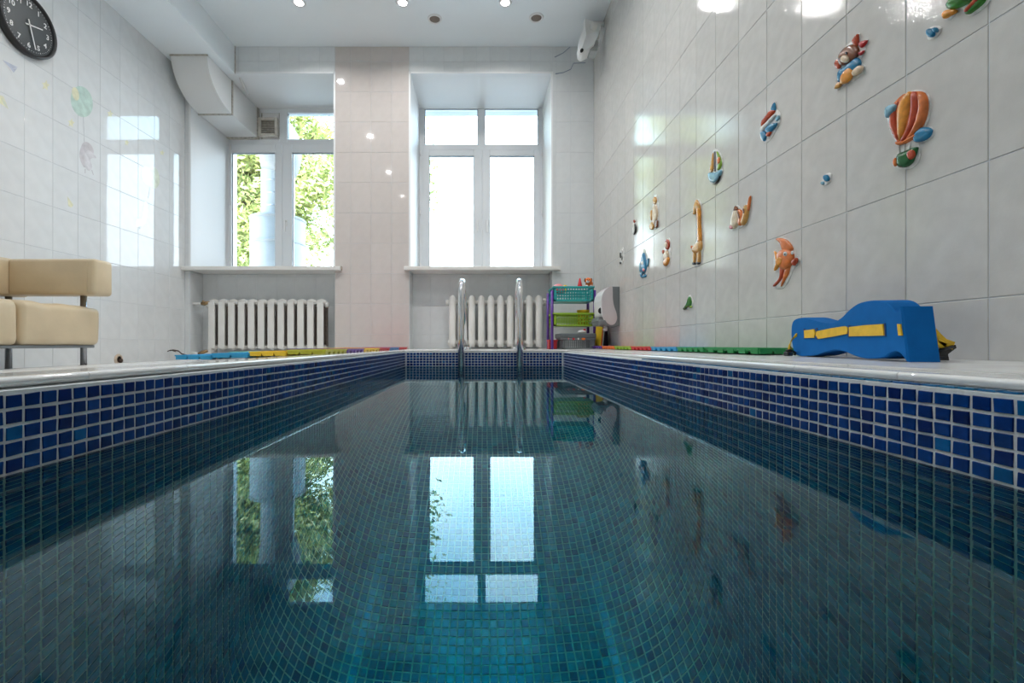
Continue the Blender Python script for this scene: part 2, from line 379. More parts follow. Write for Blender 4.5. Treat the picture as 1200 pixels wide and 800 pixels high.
# the back wall boxes leave straight openings; reveals are thin liners inside them (left jamb of window 1 is splayed outwards)
def liner(name, x0, x1, zb):
    mb = MB(); ya, yb = YB-.003, YW+.06; t = .014
    mb.box(x0-.004, x0+t, ya, yb, ZS+.03, ZH+.005).box(x1-t, x1+.004, ya, yb, ZS+.03, ZH+.005).box(x0, x1, ya, yb, ZH-t, ZH+.004)
    o = mb.build(name, M_plaster); tag(o, kind='structure'); return o
liner('trim_1', LW0, LW1, ZH); liner('trim_2', RW0, RW1, ZH)

# ceiling and soffit beam
ce = MB().box(XL-.2, XR+.2, YN-.2, YP+.7, ZC, ZC+.25).build('ceiling', M_ceil); tag(ce, kind='structure')
XS = -2.443; ZSOF = 2.74
so = MB().box(XL, XS, YN, YB, ZSOF, ZC); so.box(XS-.004, XS+.004, YB-.012, YB, ZSOF, ZC, mi=1)
so = so.build('ceiling_beam', [M_ceil, M_edge]); tag(so, kind='structure')

# ------------------------------------------------------------------ windows
def ring_frame(mb, x0, x1, z0, z1, wdt, ya, yb, bev=.004):
    mb.box(x0, x0+wdt, ya, yb, z0, z1, bev).box(x1-wdt, x1, ya, yb, z0, z1, bev).box(x0+wdt, x1-wdt, ya, yb, z0, z0+wdt, bev).box(x0+wdt, x1-wdt, ya, yb, z1-wdt, z1, bev)
def sash(root, x0, x1, z0, z1, wl, wr, wb_, wt, handle_x=None):
    "an opening light: frame of given widths, seal, pane"
    mb = MB(); ya, yb = YW-.02, YW+.04
    mb.box(x0, x0+wl, ya, yb, z0, z1, .005).box(x1-wr, x1, ya, yb, z0, z1, .005).box(x0+wl, x1-wr, ya, yb, z0, z0+wb_, .005).box(x0+wl, x1-wr, ya, yb, z1-wt, z1, .005)
    s = part(mb, 'sash', M_pvc, root)
    g = MB(); g.box(x0+wl-.003, x1-wr+.003, YW+.012, YW+.018, z0+wb_-.003, z1-wt+.003); part(g, 'pane', M_pane, s)
    q = MB(); ring_frame(q, x0+wl, x1-wr, z0+wb_, z1-wt, .005, YW+.004, YW+.012, 0); part(q, 'seal', M_rubber, s)
    if handle_x:
        h = MB(); hz = P(0, 262, YW).z
        h.box(handle_x-.013, handle_x+.013, ya-.012, ya, hz-.035, hz+.035, .004).box(handle_x-.009, handle_x+.009, ya-.05, ya-.01, hz+.008, hz+.026, .004).box(handle_x-.010, handle_x+.010, ya-.055, ya-.038, hz-.11, hz+.026, .005)
        part(h, 'handle', M_white, s)
    return s
def fixed_pane(root, x0, x1, z0, z1):
    g = MB(); g.box(x0-.003, x1+.003, YW+.012, YW+.018, z0-.003, z1+.003); p = part(g, 'pane', M_pane, root)
    q = MB(); ring_frame(q, x0, x1, z0, z1, .006, YW+.004, YW+.012, 0); part(q, 'seal', M_rubber, p)
def X(px, y=YW): return (px-CX)*y/F
def Z(py, y=YW): return CZ+(CY-py)*y/F
# window 1 (left)
w1 = empty('window_1', (X(326), YW, ZS+.04), kind='structure')
zt, zm, zb_ = ZH-.012, Z(171.5), Z(318)
xa, xb = LW0+.012, LW1-.012; xm = X(332)
fr = MB(); fr.box(xa, xa+.035, YW-.013, YW+.053, zb_-.02, zt+.002, .004).box(xb-.035, xb, YW-.013, YW+.053, zb_-.02, zt+.002, .004)
fr.box(xa, xb, YW-.01, YW+.05, zt-.05, zt, .004).box(xa, xb, YW-.01, YW+.05, Z(173), Z(163.5), .004).box(xa, xb, YW-.01, YW+.05, zb_-.03, zb_+.008, .004)
fr.box(xm-.022, xm+.022, YW-.012, YW+.052, zb_-.004, Z(168), .004).box(X(328), X(337), YW-.014, YW+.054, Z(167), zt-.003, .004)
part(fr, 'window_frame', M_pvc, w1)
sash(w1, xa+.02, xm-.004, zb_, Z(169.5), X(271)-xa-.02+.012, xm-.004-X(323), Z(312.6)-zb_, Z(169.5)-Z(179.5))
sash(w1, xm+.004, xb-.02, zb_, Z(169.5), X(343)-xm-.004, .08, Z(312.6)-zb_, Z(169.5)-Z(179.5), handle_x=X(336.5))
fixed_pane(w1, X(337.5), xb-.035, Z(165.5), Z(122.5))
pn = MB(); pn.box(xa+.03, X(329), YW, YW+.03, Z(165), zt-.04); pn.box(X(306.5), X(307.5), YW-.004, YW, Z(164), zt-.045, mi=1).box(X(327), X(328), YW-.004, YW, Z(164), zt-.045, mi=1)
part(pn, 'blank_panel', [M_white, M_edge], w1)
for zz in (173.5, 244, 309): part(MB().tube([(xa+.028, YW-.022, Z(zz)-.03), (xa+.028, YW-.022, Z(zz)+.03)], .008), 'hinge', M_white, w1)
# window 2 (right)
w2 = empty('window_2', (X(564), YW, ZS+.04), kind='structure')
xa, xb = RW0+.012, RW1-.012; xm = X(565)
fr = MB(); fr.box(xa, X(497.8), YW-.013, YW+.053, zb_-.02, zt+.002, .004).box(X(630.5), xb, YW-.013, YW+.053, zb_-.02, zt+.002, .004)
fr.box(xa, xb, YW-.01, YW+.05, Z(127.5), zt, .004).box(xa, xb, YW-.01, YW+.05, Z(180), Z(169.5), .004).box(xa, xb, YW-.01, YW+.05, zb_-.03, zb_+.008, .004)
fr.box(X(560), X(568), YW-.014, YW+.054, zb_-.004, zt-.003, .004)
part(fr, 'window_frame', M_pvc, w2)
sash(w2, X(496), xm-.004, zb_, Z(176), X(503.3)-X(496), xm-.004-X(555.2), Z(314.3)-zb_, Z(176)-Z(183), handle_x=X(559.5))
sash(w2, xm+.004, X(633), zb_, Z(176), X(574)-xm-.004, X(633)-X(625.8), Z(314.3)-zb_, Z(176)-Z(183), handle_x=X(570.5))
fixed_pane(w2, X(497.8), X(560), Z(169.5), Z(127.5)); fixed_pane(w2, X(568), X(630.5), Z(169.5), Z(127.5))
for xx in (xa+.012, xb-.012):
    for zz in (180, 250, 311): part(MB().tube([(xx, YW-.018, Z(zz)-.03), (xx, YW-.018, Z(zz)+.03)], .008), 'hinge', M_white, w2)
# sills
def sill(px0, px1, x0, x1, lab):
    yf = YB-.07; a, b = X(px0, yf), X(px1, yf)
    mb = MB().box(a, b, yf, YB-.001, ZS, ZS+.038, .006).box(x0+.012, x1-.012, YB-.01, YW+.02, ZS+.002, ZS+.036, .002)
    o = mb.build('windowsill', M_sill); tag(o, lab, 'windowsill')
    part(MB().box(b-.004, b+.008, yf-.002, YB-.03, ZS-.002, ZS+.04, .002), 'end_cap', M_edge if px0 < 300 else M_sill, o)
sill(211.5, 399, LW0, LW1, 'cream windowsill over the left radiator, its end beside the beige pier')
sill(473, 656, RW0, RW1, 'cream windowsill over the right radiator, behind the chrome rails')

# ------------------------------------------------------------------ deck (floor)
FY0 = YN
sub = MB()
def deck_slab(mb, x0, x1, y0, y1, dz):
    a, b = zd(x0)-dz, zd(x1)-dz
    mb.add([(x0, y0, a), (x1, y0, b), (x1, y1, b), (x0, y1, a), (x0, y0, -.5), (x1, y0, -.5), (x1, y1, -.5), (x0, y1, -.5)],
           [(0, 1, 2, 3), (7, 6, 5, 4), (0, 4, 5, 1), (1, 5, 6, 2), (2, 6, 7, 3), (3, 7, 4, 0)])
pL = lambda y: PXL+SK*y
pR = lambda y: PXR+SK*y
deck_slab(sub, XL-.01, -.66, FY0, YP, .012); deck_slab(sub, .67, XR+.01, FY0, YP, .012)
deck_slab(sub, -.66, .67, PYB+.04, YP, .012); deck_slab(sub, -.66, .67, FY0, PYN-.04, .012)
fl = sub.build('floor', M_grey); tag(fl, kind='structure')
def deck_tile(x0, x1, y0, y1):
    g = .0015; mb = MB(); x0 += g; x1 -= g; y0 += g; y1 -= g
    a, b = zd(x0), zd(x1); j = random.uniform(-.0004, .0004)
    mb.add([(x0, y0, a-.012), (x1, y0, b-.012), (x1, y1, b-.012), (x0, y1, a-.012), (x0, y0, a+j), (x1, y0, b+j), (x1, y1, b+j), (x0, y1, a+j)],
           [(0, 3, 2, 1), (4, 5, 6, 7), (0, 1, 5, 4), (1, 2, 6, 5), (2, 3, 7, 6), (3, 0, 4, 7)])
    return mb
CW = .10  # coping width
def cuts(a, b, st):
    n = max(1, round((b-a)/st)); return [a+(b-a)*i/n for i in range(n+1)]
xsL = [XL]+[-.725-.33*k for k in range(6, 0, -1)]+[-.725]
ysD = cuts(.3, YB, .33)
for i in range(len(xsL)-1):
    for j in range(len(ysD)-1): deck_tile(xsL[i], xsL[i+1], ysD[j], ysD[j+1]).build('floor_tile', M_deck, fl)
for a, b in ((.755, XR),):
    for j in range(len(ysD)-1): deck_tile(a, b, ysD[j], ysD[j+1]).build('floor_tile', M_deck, fl)
for j, (a, b) in enumerate([(-.725, -.39), (-.39, -.05), (-.05, .29), (.29, .755)]):
    for (c, d) in ((PYB+.13, 4.2), (4.2, YB)): deck_tile(a, b, c, d).build('floor_tile', M_deck, fl)
rest = MB()
for (a, b, c, d) in ((XL, -.725, YN, .3), (.755, XR, YN, .3), (-.725, .755, YN, PYN-.13), (LW0, LW1, YB, YP), (RW0, RW1, YB, YP)):
    t = deck_tile(a, b, c, d); rest.add(t.v, t.f)
o = rest.build('floor_tiling', M_deck, fl); o['kind'] = 'stuff'

# coping: bullnose pieces round the basin
def cope_profile(sgn, x_edge, w=CW):
    "cross-section (distance from the water side, z)"
    r = .006; pts = [(0, -.0)]
    pts = [(w, .004), (.004, .004)]
    for k in range(7):
        a = math.pi*k/6; pts.append((.0065-.0065*math.sin(a) if False else r-r*math.sin(a), RIM-r-.0 - r*math.cos(a)))
    pts.append((w, RIM+.0003)); return pts
def cope_piece(p0, p1, inward, w=CW):
    p0 = Vector(p0); p1 = Vector(p1); d = (p1-p0).normalized(); g = .0008; p0 = p0+d*g; p1 = p1-d*g
    prof = cope_profile(1, 0, w)[1:-1]; prof = [(w, .004)]+prof+[(w, RIM)]; n = len(prof); vs = []
    for p in (p0, p1):
        for (q, z) in prof: vs.append(p+Vector(inward)*q+Vector((0, 0, z)))
    sd = [(i, (i+1) % n, n+(i+1) % n, n+i) for i in range(n)]
    mb = MB().add(vs, sd, 0, True); mb.add(vs[:n], [tuple(range(n))[::-1]]); mb.add(vs[n:], [tuple(range(n))]); return mb
cpr = empty('trim_3', (0, 0, 0), kind='structure')
def flatsm(o):
    pass
ysC = cuts(.25, PYB+.0, .24)
for j in range(len(ysC)-1):
    a, b = ysC[j], ysC[j+1]
    flatsm(cope_piece((pL(a)-.006, a, 0), (pL(b)-.006, b, 0), (-1, 0, 0), .104).build('coping_tile', M_cope, cpr))
    flatsm(cope_piece((pR(a)+.026, a, 0), (pR(b)+.026, b, 0), (1, 0, 0), .104).build('coping_tile', M_cope, cpr))
for j, (a, b) in enumerate(zip(cuts(-.71, .77, .24)[:-1], cuts(-.71, .77, .24)[1:])):
    flatsm(cope_piece((a, PYB+.006, 0), (b, PYB+.006, 0), (0, 1, 0), .124).build('coping_tile', M_cope, cpr))
cr = MB()
for (p, q, i) in (((pL(.25)-.006, PYN-.1, 0), (pL(.25)-.006, .25, 0), (-1, 0, 0)), ((pR(.25)+.026, PYN-.1, 0), (pR(.25)+.026, .25, 0), (1, 0, 0)), ((-.71, PYN-.006, 0), (.77, PYN-.006, 0), (0, -1, 0))):
    t = cope_piece(p, q, i); cr.add(t.v, t.f)
o = cr.build('coping_run', M_cope, cpr); o['kind'] = 'stuff'

# ------------------------------------------------------------------ pool basin with mosaic
def tone(depth_mix=0.0):
    "glaze colour of one mosaic piece: above = cobalt, basin = teal"
    r = random.random()
    if r < .14: c = (.003, .018, .12)
    elif r < .62: c = (.002, .030, .17)
    elif r < .94: c = (.002, .040, .20)
    else: c = (.003, .090, .26)
    t = (.012, .22, .34) if random.random() > .16 else (.008, .13, .27)
    if random.random() < .2: t = (.015, .31, .40)
    k = random.uniform(.85, 1.15)
    return tuple((c[i]*(1-depth_mix)+t[i]*depth_mix)*k for i in range(3))+(1,)
LV = 1.26  # length of the straight part
def side_point(s, side):
    "path down a side wall: s metres from the rim; returns (inset, z, normal inset, normal z)"
    H = -FZ-RF
    if s < 0: return (s, 0, 0, 1)
    if s <= H: return (0, -s, 1, 0)
    a = (s-H)/RF
    if a < math.pi/2: return (RF*(1-math.cos(a)), -H-RF*math.sin(a), math.cos(a), math.sin(a))
    return (RF+(s-H-RF*math.pi/2), FZ, 0, 1)
def side_map(side, s, y):
    i, z, ni, nz_ = side_point(s, side)
    if side == 'L': return Vector((pL(y)+i, y, z)), Vector((ni, 0, nz_))
    if side == 'R': return Vector((pR(y)-i, y, z)), Vector((-ni, 0, nz_))
    if side == 'B': return Vector((y, PYB-i, z)), Vector((0, -ni, nz_))    # y is x here
H = -FZ-RF
def srows():
    out = []; s = .0035
    while s < H-.01: out.append((s, s+.0209)); s += .0209
    n = round((H+RF*math.pi/2-s)/.025); e = H+RF*math.pi/2; st = (e-s)/n
    for k in range(n): out.append((s+st*k, s+st*(k+1)))
    return out
SR = srows()
G = .0019
def mosaic_piece(mb, tones, side, s0, s1, y0, y1, mix, h=.0016):
    j = lambda q=.0007: random.uniform(-q, q)
    hh = h+random.uniform(-.0003, .0005)
    cs = [(s0+G+j(), y0+G+j()), (s1-G+j(), y0+G+j()), (s1-G+j(), y1-G+j()), (s0+G+j(), y1-G+j())]
    base = []; top = []
    sc_, yc = sum(c[0] for c in cs)/4, sum(c[1] for c in cs)/4
    for (s, y) in cs:
        p, n = side_map(side, s, y); base.append(p-n*.0005)
        p2, n2 = side_map(side, s+(sc_-s)*.07, y+(yc-y)*.07); top.append(p2+n2*hh)
    fs = [(4, 5, 6, 7), (0, 1, 5, 4), (1, 2, 6, 5), (2, 3, 7, 6), (3, 0, 4, 7)]
    if side == 'L' : fs = [f[::-1] for f in fs]
    c = tone(mix); mb.add(base+top, fs); tones.extend([c]*8)
def shell(side, y0, y1, ny, xdir=False):
    ss = [0, .06, .12, .3, .6, .9, H]+[H+RF*math.pi/2*k/16 for k in range(1, 17)]
    vs = []; mi = []
    ys = [y0+(y1-y0)*k/ny for k in range(ny+1)]
    for y in ys:
        for s in ss: vs.append(side_map(side, s, y)[0])
    n = len(ss); fs = []; mb = MB()
    for k in range(ny):
        for i in range(n-1):
            f = (k*n+i, k*n+i+1, (k+1)*n+i+1, (k+1)*n+i)
            fs.append(f if side == 'L' else f[::-1]); mi.append(0 if ss[i] < .115 else 1)
    mb.add(vs, fs); mb.m = mi
    return mb
def basin_side(name, side):
    a, b = (PYN, PYB) if side != 'B' else (PXL-.0, PXR+.03)
    sh = shell(side, a, b, 6)
    # solid body behind the skin
    if side == 'L': sh.box(-.72, PXL-.012, PYN-.05, PYB+.05, -1.6, -.0005, mi=0)
    if side == 'R': sh.box(PXR+.024, .74, PYN-.05, PYB+.05, -1.6, -.0005, mi=0)
    if side == 'B': sh.box(-.72, .74, PYB+.006, PYB+.1, -1.6, -.0005, mi=0)
    root = sh.build(name, [M_grout, M_grout_f]); tag(root, kind='structure')
    # rim strip closing the grout between mosaic and coping
    n = int((b-a)/.025); st = (b-a)/n
    objs = []
    stuffb = MB(); st_t = []
    for (s0, s1) in SR:
        ins = side_point((s0+s1)/2, side)[0]
        zc = side_point((s0+s1)/2, side)[1]
        mix = 0 if zc > -.13 else min(1, .35+(-.13-zc)/.9)
        for k in range(n):
            y0, y1 = a+k*st, a+(k+1)*st
            if side != 'B':
                if y1 > PYB-ins+.005: continue
            else:
                if y0 < PXL+.0045*PYB+ins-.012 or y1 > PXR+.0045*PYB-ins+.012: continue
            if side != 'B' and s1 < .115 and y0 > .45: objs.append((y0, s0, s1, y1, mix)); continue
            mosaic_piece(stuffb, st_t, side, s0, s1, y0, y1, mix)
    objs.sort(key=lambda q: q[0])
    for q in objs[:290]:
        m_ = MB(); tt = []; mosaic_piece(m_, tt, side, q[1], q[2], q[0], q[3], q[4]); m_.build('mosaic_tile', M_mosaic, root, tones=tt, nrm=False)
    for q in objs[290:]: mosaic_piece(stuffb, st_t, side, q[1], q[2], q[0], q[3], q[4])
    o = stuffb.build('mosaic', M_mosaic, root, tones=st_t, nrm=False); o['kind'] = 'stuff'
    return root
pwl = basin_side('pool_wall_left', 'L'); pwr = basin_side('pool_wall_right', 'R'); pwb = basin_side('pool_wall_back', 'B')
# grout bed under the coping edges, and the laid-flat mosaic row on the right rim
gb = MB()
for y0, y1 in zip(ysC[:-1], ysC[1:]):
    gb.add([(pL(y0), y0, 0), (pL(y1), y1, 0), (pL(y1)-.05, y1, .006), (pL(y0)-.05, y0, .006)], [(0, 1, 2, 3)])
    gb.add([(pR(y0), y0, 0), (pR(y1), y1, 0), (pR(y1)+.06, y1, .003), (pR(y0)+.06, y0, .003)], [(3, 2, 1, 0)])
gb.add([(-.65, PYB, 0), (.68, PYB, 0), (.68, PYB+.04, .005), (-.65, PYB+.04, .005)], [(0, 1, 2, 3)])
o = gb.build('rim_grout', M_grout, cpr, nrm=False)
st = (PYB-PYN)/int((PYB-PYN)/.025)
for k in range(int((PYB-PYN)/.025)):
    y0 = PYN+k*st; y1 = y0+st
    if y0 < .45 or y1 > 1.9: continue
    g = G; zz = .002; x0, x1 = pR(y0)+.003, pR(y0)+.024
    m_ = MB().add([(x0+g, y0+g, zz-.001), (x1-g, y0+g, zz-.001), (x1-g, y1-g, zz-.001), (x0+g, y1-g, zz-.001), (x0+g*1.6, y0+g*1.6, zz+.0016), (x1-g*1.6, y0+g*1.6, zz+.0018), (x1-g*1.6, y1-g*1.6, zz+.0018), (x0+g*1.6, y1-g*1.6, zz+.0016)],
                  [(4, 5, 6, 7), (0, 1, 5, 4), (1, 2, 6, 5), (2, 3, 7, 6), (3, 0, 4, 7)])
    c = tone(.35); m_.build('mosaic_tile', M_mosaic, cpr, tones=[c]*8, nrm=False)
# near end wall and floor of the basin
ne = MB().box(-.72, .74, PYN-.1, PYN, -1.6, -.0005).build('pool_wall_front', M_grout_f); tag(ne, kind='structure')
pf = MB().box(-.72, .74, PYN-.1, PYB+.1, -1.75, FZ).build('pool_floor', M_grout_f); tag(pf, kind='structure')
fx0, fx1 = PXL+RF, PXR-RF; nx = round((fx1-fx0)/.025); sxx = (fx1-fx0)/nx
fy1 = PYB-RF; ny = round((fy1-PYN)/.025); syy = (fy1-PYN)/ny
stuffb = MB(); st_t = []; near = []
def floor_piece(mb, tones, x0, x1, y0, y1):
    j = lambda: random.uniform(-.0007, .0007); o = SK*(y0+y1)/2; h = .0016+random.uniform(-.0003, .0005); g = G
    cs = [(x0+g+j()+o, y0+g+j()), (x1-g+j()+o, y0+g+j()), (x1-g+j()+o, y1-g+j()), (x0+g+j()+o, y1-g+j())]; xc, yc = (x0+x1)/2+o, (y0+y1)/2
    vs = [(a, b, FZ-.0005) for a, b in cs]+[(a+(xc-a)*.07, b+(yc-b)*.07, FZ+h) for a, b in cs]
    mb.add(vs, [(4, 5, 6, 7), (0, 1, 5, 4), (1, 2, 6, 5), (2, 3, 7, 6), (3, 0, 4, 7)]); tones.extend([tone(1)]*8)
for i in range(nx):
    for k in range(ny):
        y0 = PYN+k*syy
        if 1.28 < y0 < 1.56 and len(near) < 297: near.append((fx0+i*sxx, fx0+(i+1)*sxx, y0, y0+syy))
        else: floor_piece(stuffb, st_t, fx0+i*sxx, fx0+(i+1)*sxx, y0, y0+syy)
for q in near:
    m_ = MB(); tt = []; floor_piece(m_, tt, *q); m_.build('mosaic_tile', M_mosaic, pf, tones=tt, nrm=False)
o = stuffb.build('mosaic', M_mosaic, pf, tones=st_t, nrm=False); o['kind'] = 'stuff'

# water body
xs_ = [PXL-.004, PXR+.004]; wm = MB()
a0, a1 = pL(PYN)-.006, pR(PYN)+.006; b0, b1 = pL(PYB)-.006, pR(PYB)+.006
wm.add([(a0, PYN-.004, WZ), (a1, PYN-.004, WZ), (b1, PYB+.004, WZ), (b0, PYB+.004, WZ), (a0, PYN-.004, -1.6), (a1, PYN-.004, -1.6), (b1, PYB+.004, -1.6), (b0, PYB+.004, -1.6)],
       [(0, 1, 2, 3), (7, 6, 5, 4), (0, 4, 5, 1), (1, 5, 6, 2), (2, 6, 7, 3), (3, 7, 4, 0)])
wo_ = wm.build('pool_water', M_water); tag(wo_, 'still clear teal pool water filling the blue mosaic basin', 'water', kind='stuff')
# ------------------------------------------------------------------ ceiling lamps and speakers
def lamp(x, y, label, group=None, power=.5):
    t = empty('ceiling_lamp', (x, y, ZC)); tag(t, label, 'lamp', group)
    part(MB().lathe([(.036, -.002), (.038, -.006), (.052, -.006), (.056, -.003), (.056, .001)], (x, y, ZC), 28), 'lamp_ring', M_white, t)
    part(MB().lathe([(0, -.0035), (.02, -.0035), (.0375, -.003), (.0375, .001)], (x, y, ZC), 24), 'bulb', M_lamp, t)
    ld = bpy.data.lights.new('lamp_light', 'AREA'); ld.shape = 'DISK'; ld.size = .07; ld.energy = LAMP_W*power; ld.color = (1, .985, .97); ld.spread = math.radians(150)
    lo = bpy.data.objects.new('lamp_light', ld); C.objects.link(lo); lo.location = (0, 0, -.012); lo.parent = t
    return t
lx = [X(351, 4.06), X(472, 4.06), X(592, 4.06)]
lamp(lx[0], 4.05, 'round lit ceiling downlight, leftmost of the three nearest the windows')
lamp(lx[1], 4.05, 'lit round ceiling downlight, middle one of the three nearest the windows')
lamp(lx[2], 4.05, 'lit round ceiling downlight, rightmost of the three nearest the windows')
for yy, row, pw in ((2.68, 'second row from the windows', .75), (1.32, 'third row from the windows', .35), (-.04, 'row above the near pool end', .12)):
    for xx, col in zip(lx, ('left', 'middle', 'right')): lamp(xx, yy, 'round lit ceiling downlight, %s one of %s' % (col, row), None, pw)
def speaker(px, py, label):
    y = (ZC-CZ)*F/(CY-py); x = X(px, y); t = empty('ceiling_speaker', (x, y, ZC)); tag(t, label, 'speaker')
    part(MB().lathe([(.047, -.004), (.05, -.010), (.062, -.008), (.066, -.001), (.066, .001)], (x, y, ZC), 28), 'bezel', M_white, t)
    part(MB().lathe([(0, -.009), (.03, -.008), (.049, -.004), (.049, .001)], (x, y, ZC), 24), 'grille', M_grille, t)
speaker(509.5, 22, 'round ceiling speaker with dark mesh, left one in front of the pier')
speaker(628.5, 20.5, 'round ceiling speaker with dark mesh, right one nearer the white camera housing')

# ------------------------------------------------------------------ ventilation duct
def duct():
    x0, x1 = -2.875, -2.54; ya, yb = 4.34, 4.77; zt, zb = ZSOF, 2.40; ye = 5.31
    t = empty('ventilation_duct', ((x0+x1)/2, yb, zt)); tag(t, 'white boxed ventilation duct curving from the ceiling beam into the left window', 'duct')
    ry, rz = yb-ya, zt-zb; n = 18; vs = []; fs = []
    arc = [(yb-ry*math.cos(a), zt-rz*math.sin(a)) for a in [math.pi/2*k/n for k in range(n+1)]]
    for x in (x0, x1):
        for (y, z) in arc: vs.append((x, y, z))
        vs.append((x, yb, zt))
    m = n+2
    for k in range(n): fs.append((k, k+1, m+k+1, m+k))
    fs += [tuple(range(m))[::-1], tuple(range(m, 2*m)), (n, n+1, m+n+1, m+n)]
    mb = MB().add(vs, fs[:n], 0, True); mb.add(vs, fs[n:], 0, False); part(mb, 'elbow', M_duct, t)
    part(MB().box(x0, x1, yb+.012, ye, zb, zt-.004, .002), 'straight_section', M_duct, t)
    sm = MB(); ring_y = lambda y0, y1, o: (sm.box(x0-o, x0+.004, y0, y1, zb-o, zt), sm.box(x1-.004, x1+o, y0, y1, zb-o, zt), sm.box(x0, x1, y0, y1, zb-o, zb+.004))
    ring_y(yb-.006, yb+.012, .009); part(sm, 'flange', M_edge, t)
    part(MB().box(x0-.01, x1+.01, ya-.006, ya+.004, zt-.012, zt+0.0, .002), 'top_lip', M_edge, t)
    part(MB().box(x0-.006, x1+.012, ye-.012, YW-.011, zb-.012, zt-.004, .002), 'end_collar', M_edge, t)
duct()
# small fan vent in the blank panel
def fan():
    y = YW-.006; t = empty('wall_fan', (X(316), y, Z(151))); tag(t, 'small square yellowed extractor vent beside the duct in the left window', 'vent')
    mb = MB(); ring_frame(mb, X(305), X(327), Z(161.5), Z(140), .03, y-.05, y, .006); part(mb, 'vent_frame', mat('yellowed plastic', (.62, .58, .52), .5, var=.15, vscale=30), t)
    part(MB().box(X(308), X(324), y-.03, y, Z(158), Z(143)), 'dark_core', M_grille, t)
    for k in range(8):
        zz = Z(158)+(Z(143)-Z(158))*(k+.5)/8; part(MB().box(X(308), X(323.5), y-.04, y-.03, zz-.003, zz+.003), 'slat', M_edge, t)
    cb = MB().tube([(X(306), y-.012, Z(140)), (X(306), y-.012, Z(120)), (X(303), y-.05, Z(112)), (X(290, 5.0), 5.0, 2.72), (X(283, 4.75), 4.72, 2.735)], .010, 8)
    part(cb, 'cable_channel', M_white, t)
fan()

# ------------------------------------------------------------------ radiators
def radiator(px0, n, pitch, y, zt, zb, label, style):
    x0 = X(px0, y); t = empty('radiator', (x0+n*pitch/2, y, zb)); tag(t, label, 'radiator', None)
    w = pitch
    for k in range(n):
        xc = x0+w*(k+.5)
        mb = MB()
        if style == 0:
            mb.box(xc-w*.33, xc+w*.33, y-.05, y-.030, zb+.02, zt-.03, .006)
            mb.box(xc-w*.12, xc+w*.12, y-.035, y+.05, zb+.04, zt-.05, .01)
            mb.tube([(xc-w*.5, y, zt-.045), (xc-w*.30, y, zt-.030), (xc, y, zt-.022), (xc+w*.30, y, zt-.030), (xc+w*.5, y, zt-.045)], [.018, .026, .030, .026, .018], 12)
            mb.tube([(xc-w*.5, y, zb+.045), (xc, y, zb+.03), (xc+w*.5, y, zb+.045)], [.018, .03, .018], 12)
            mb.box(xc-w*.33, xc+w*.33, y+.03, y+.05, zb+.02, zt-.03, .006)
        else:
            mb.tube([(xc, y-.045, zb+.005), (xc, y-.045, zb+.05), (xc, y-.045, zt-.05), (xc, y-.03, zt-.015), (xc, y, zt), (xc, y+.03, zt-.015), (xc, y+.045, zt-.05), (xc, y+.045, zb+.03)],
                    [w*.34, w*.36, w*.36, w*.32, w*.20, w*.32, w*.34, w*.34], 14)
            mb.tube([(xc-w*.5, y, zt-.055), (xc+w*.5, y, zt-.055)], .024, 12).tube([(xc-w*.5, y, zb+.05), (xc+w*.5, y, zb+.05)], .024, 12)
        part(mb, 'radiator_section', M_rad, t)
    if style == 0:
        for k in range(n):
            xc = x0+w*(k+1); mb = MB(); m = 22
            if k == n-1: xc -= w*.1
            for i in range(m):
                zz = zb+.05+(zt-zb-.14)*i/m; mb.add([(xc-w*.17, y-.028, zz), (xc+w*.17, y-.028, zz+.010), (xc+w*.17, y-.012, zz+.016), (xc-w*.17, y-.012, zz+.006)], [(0, 1, 2, 3)])
            mb.box(xc-w*.17, xc+w*.17, y-.006, y+.028, zb+.04, zt-.07)
            part(mb, 'convector_fin', mat('dark brown radiator fin', (.16, .13, .11), .7, var=.3, vscale=50), t)  # fins a much darker brown than the white sections
    part(MB().tube([(x0-.02, y, zt-.055), (x0+.01, y, zt-.055)], .030, 14), 'plug', M_rad, t); part(MB().tube([(x0+n*w-.01, y, zt-.055), (x0+n*w+.022, y, zt-.055)], .028, 14), 'plug', M_rad, t)
    for u in (x0+.02, x0+n*w-.05): part(MB().box(u, u+.03, y-.06, y+.06, zd(u+.02)+.001, zb+.02, .003), 'foot', M_rad, t)
    return t
rl = radiator(245, 12, .0985, 4.72, Z(350.5, 4.70), .0, 'white cast iron radiator of twelve flat sections under the left window', 0)
rr = radiator(525, 10, .0962, 4.745, Z(347.5, 4.70), .03, 'white cast iron radiator of ten round columns under the right window, behind the ladder', 1)
pz = Z(355.5, 4.70)
part(MB().tube([(XL-.01, 4.70, pz-.0), (X(238, 4.7), 4.70, pz)], .012, 10), 'feed_pipe', M_rad, rl)
part(MB().tube([(X(236, 4.7), 4.70, pz), (X(240, 4.7), 4.70, pz), (X(246, 4.7), 4.70, pz+.008)], [.015, .022, .018], 10).tube([(X(240.5, 4.7), 4.70, pz), (X(240.5, 4.7), 4.66, pz+.02)], .010, 8), 'valve', M_brass, rl)
part(MB().tube([(X(636.5, 4.7), 4.72, Z(351, 4.7)), (X(640.5, 4.7), 4.72, Z(351, 4.7)), (X(641, 4.7), 4.80, Z(351, 4.7))], .016, 10), 'feed_pipe', M_rad, rr)
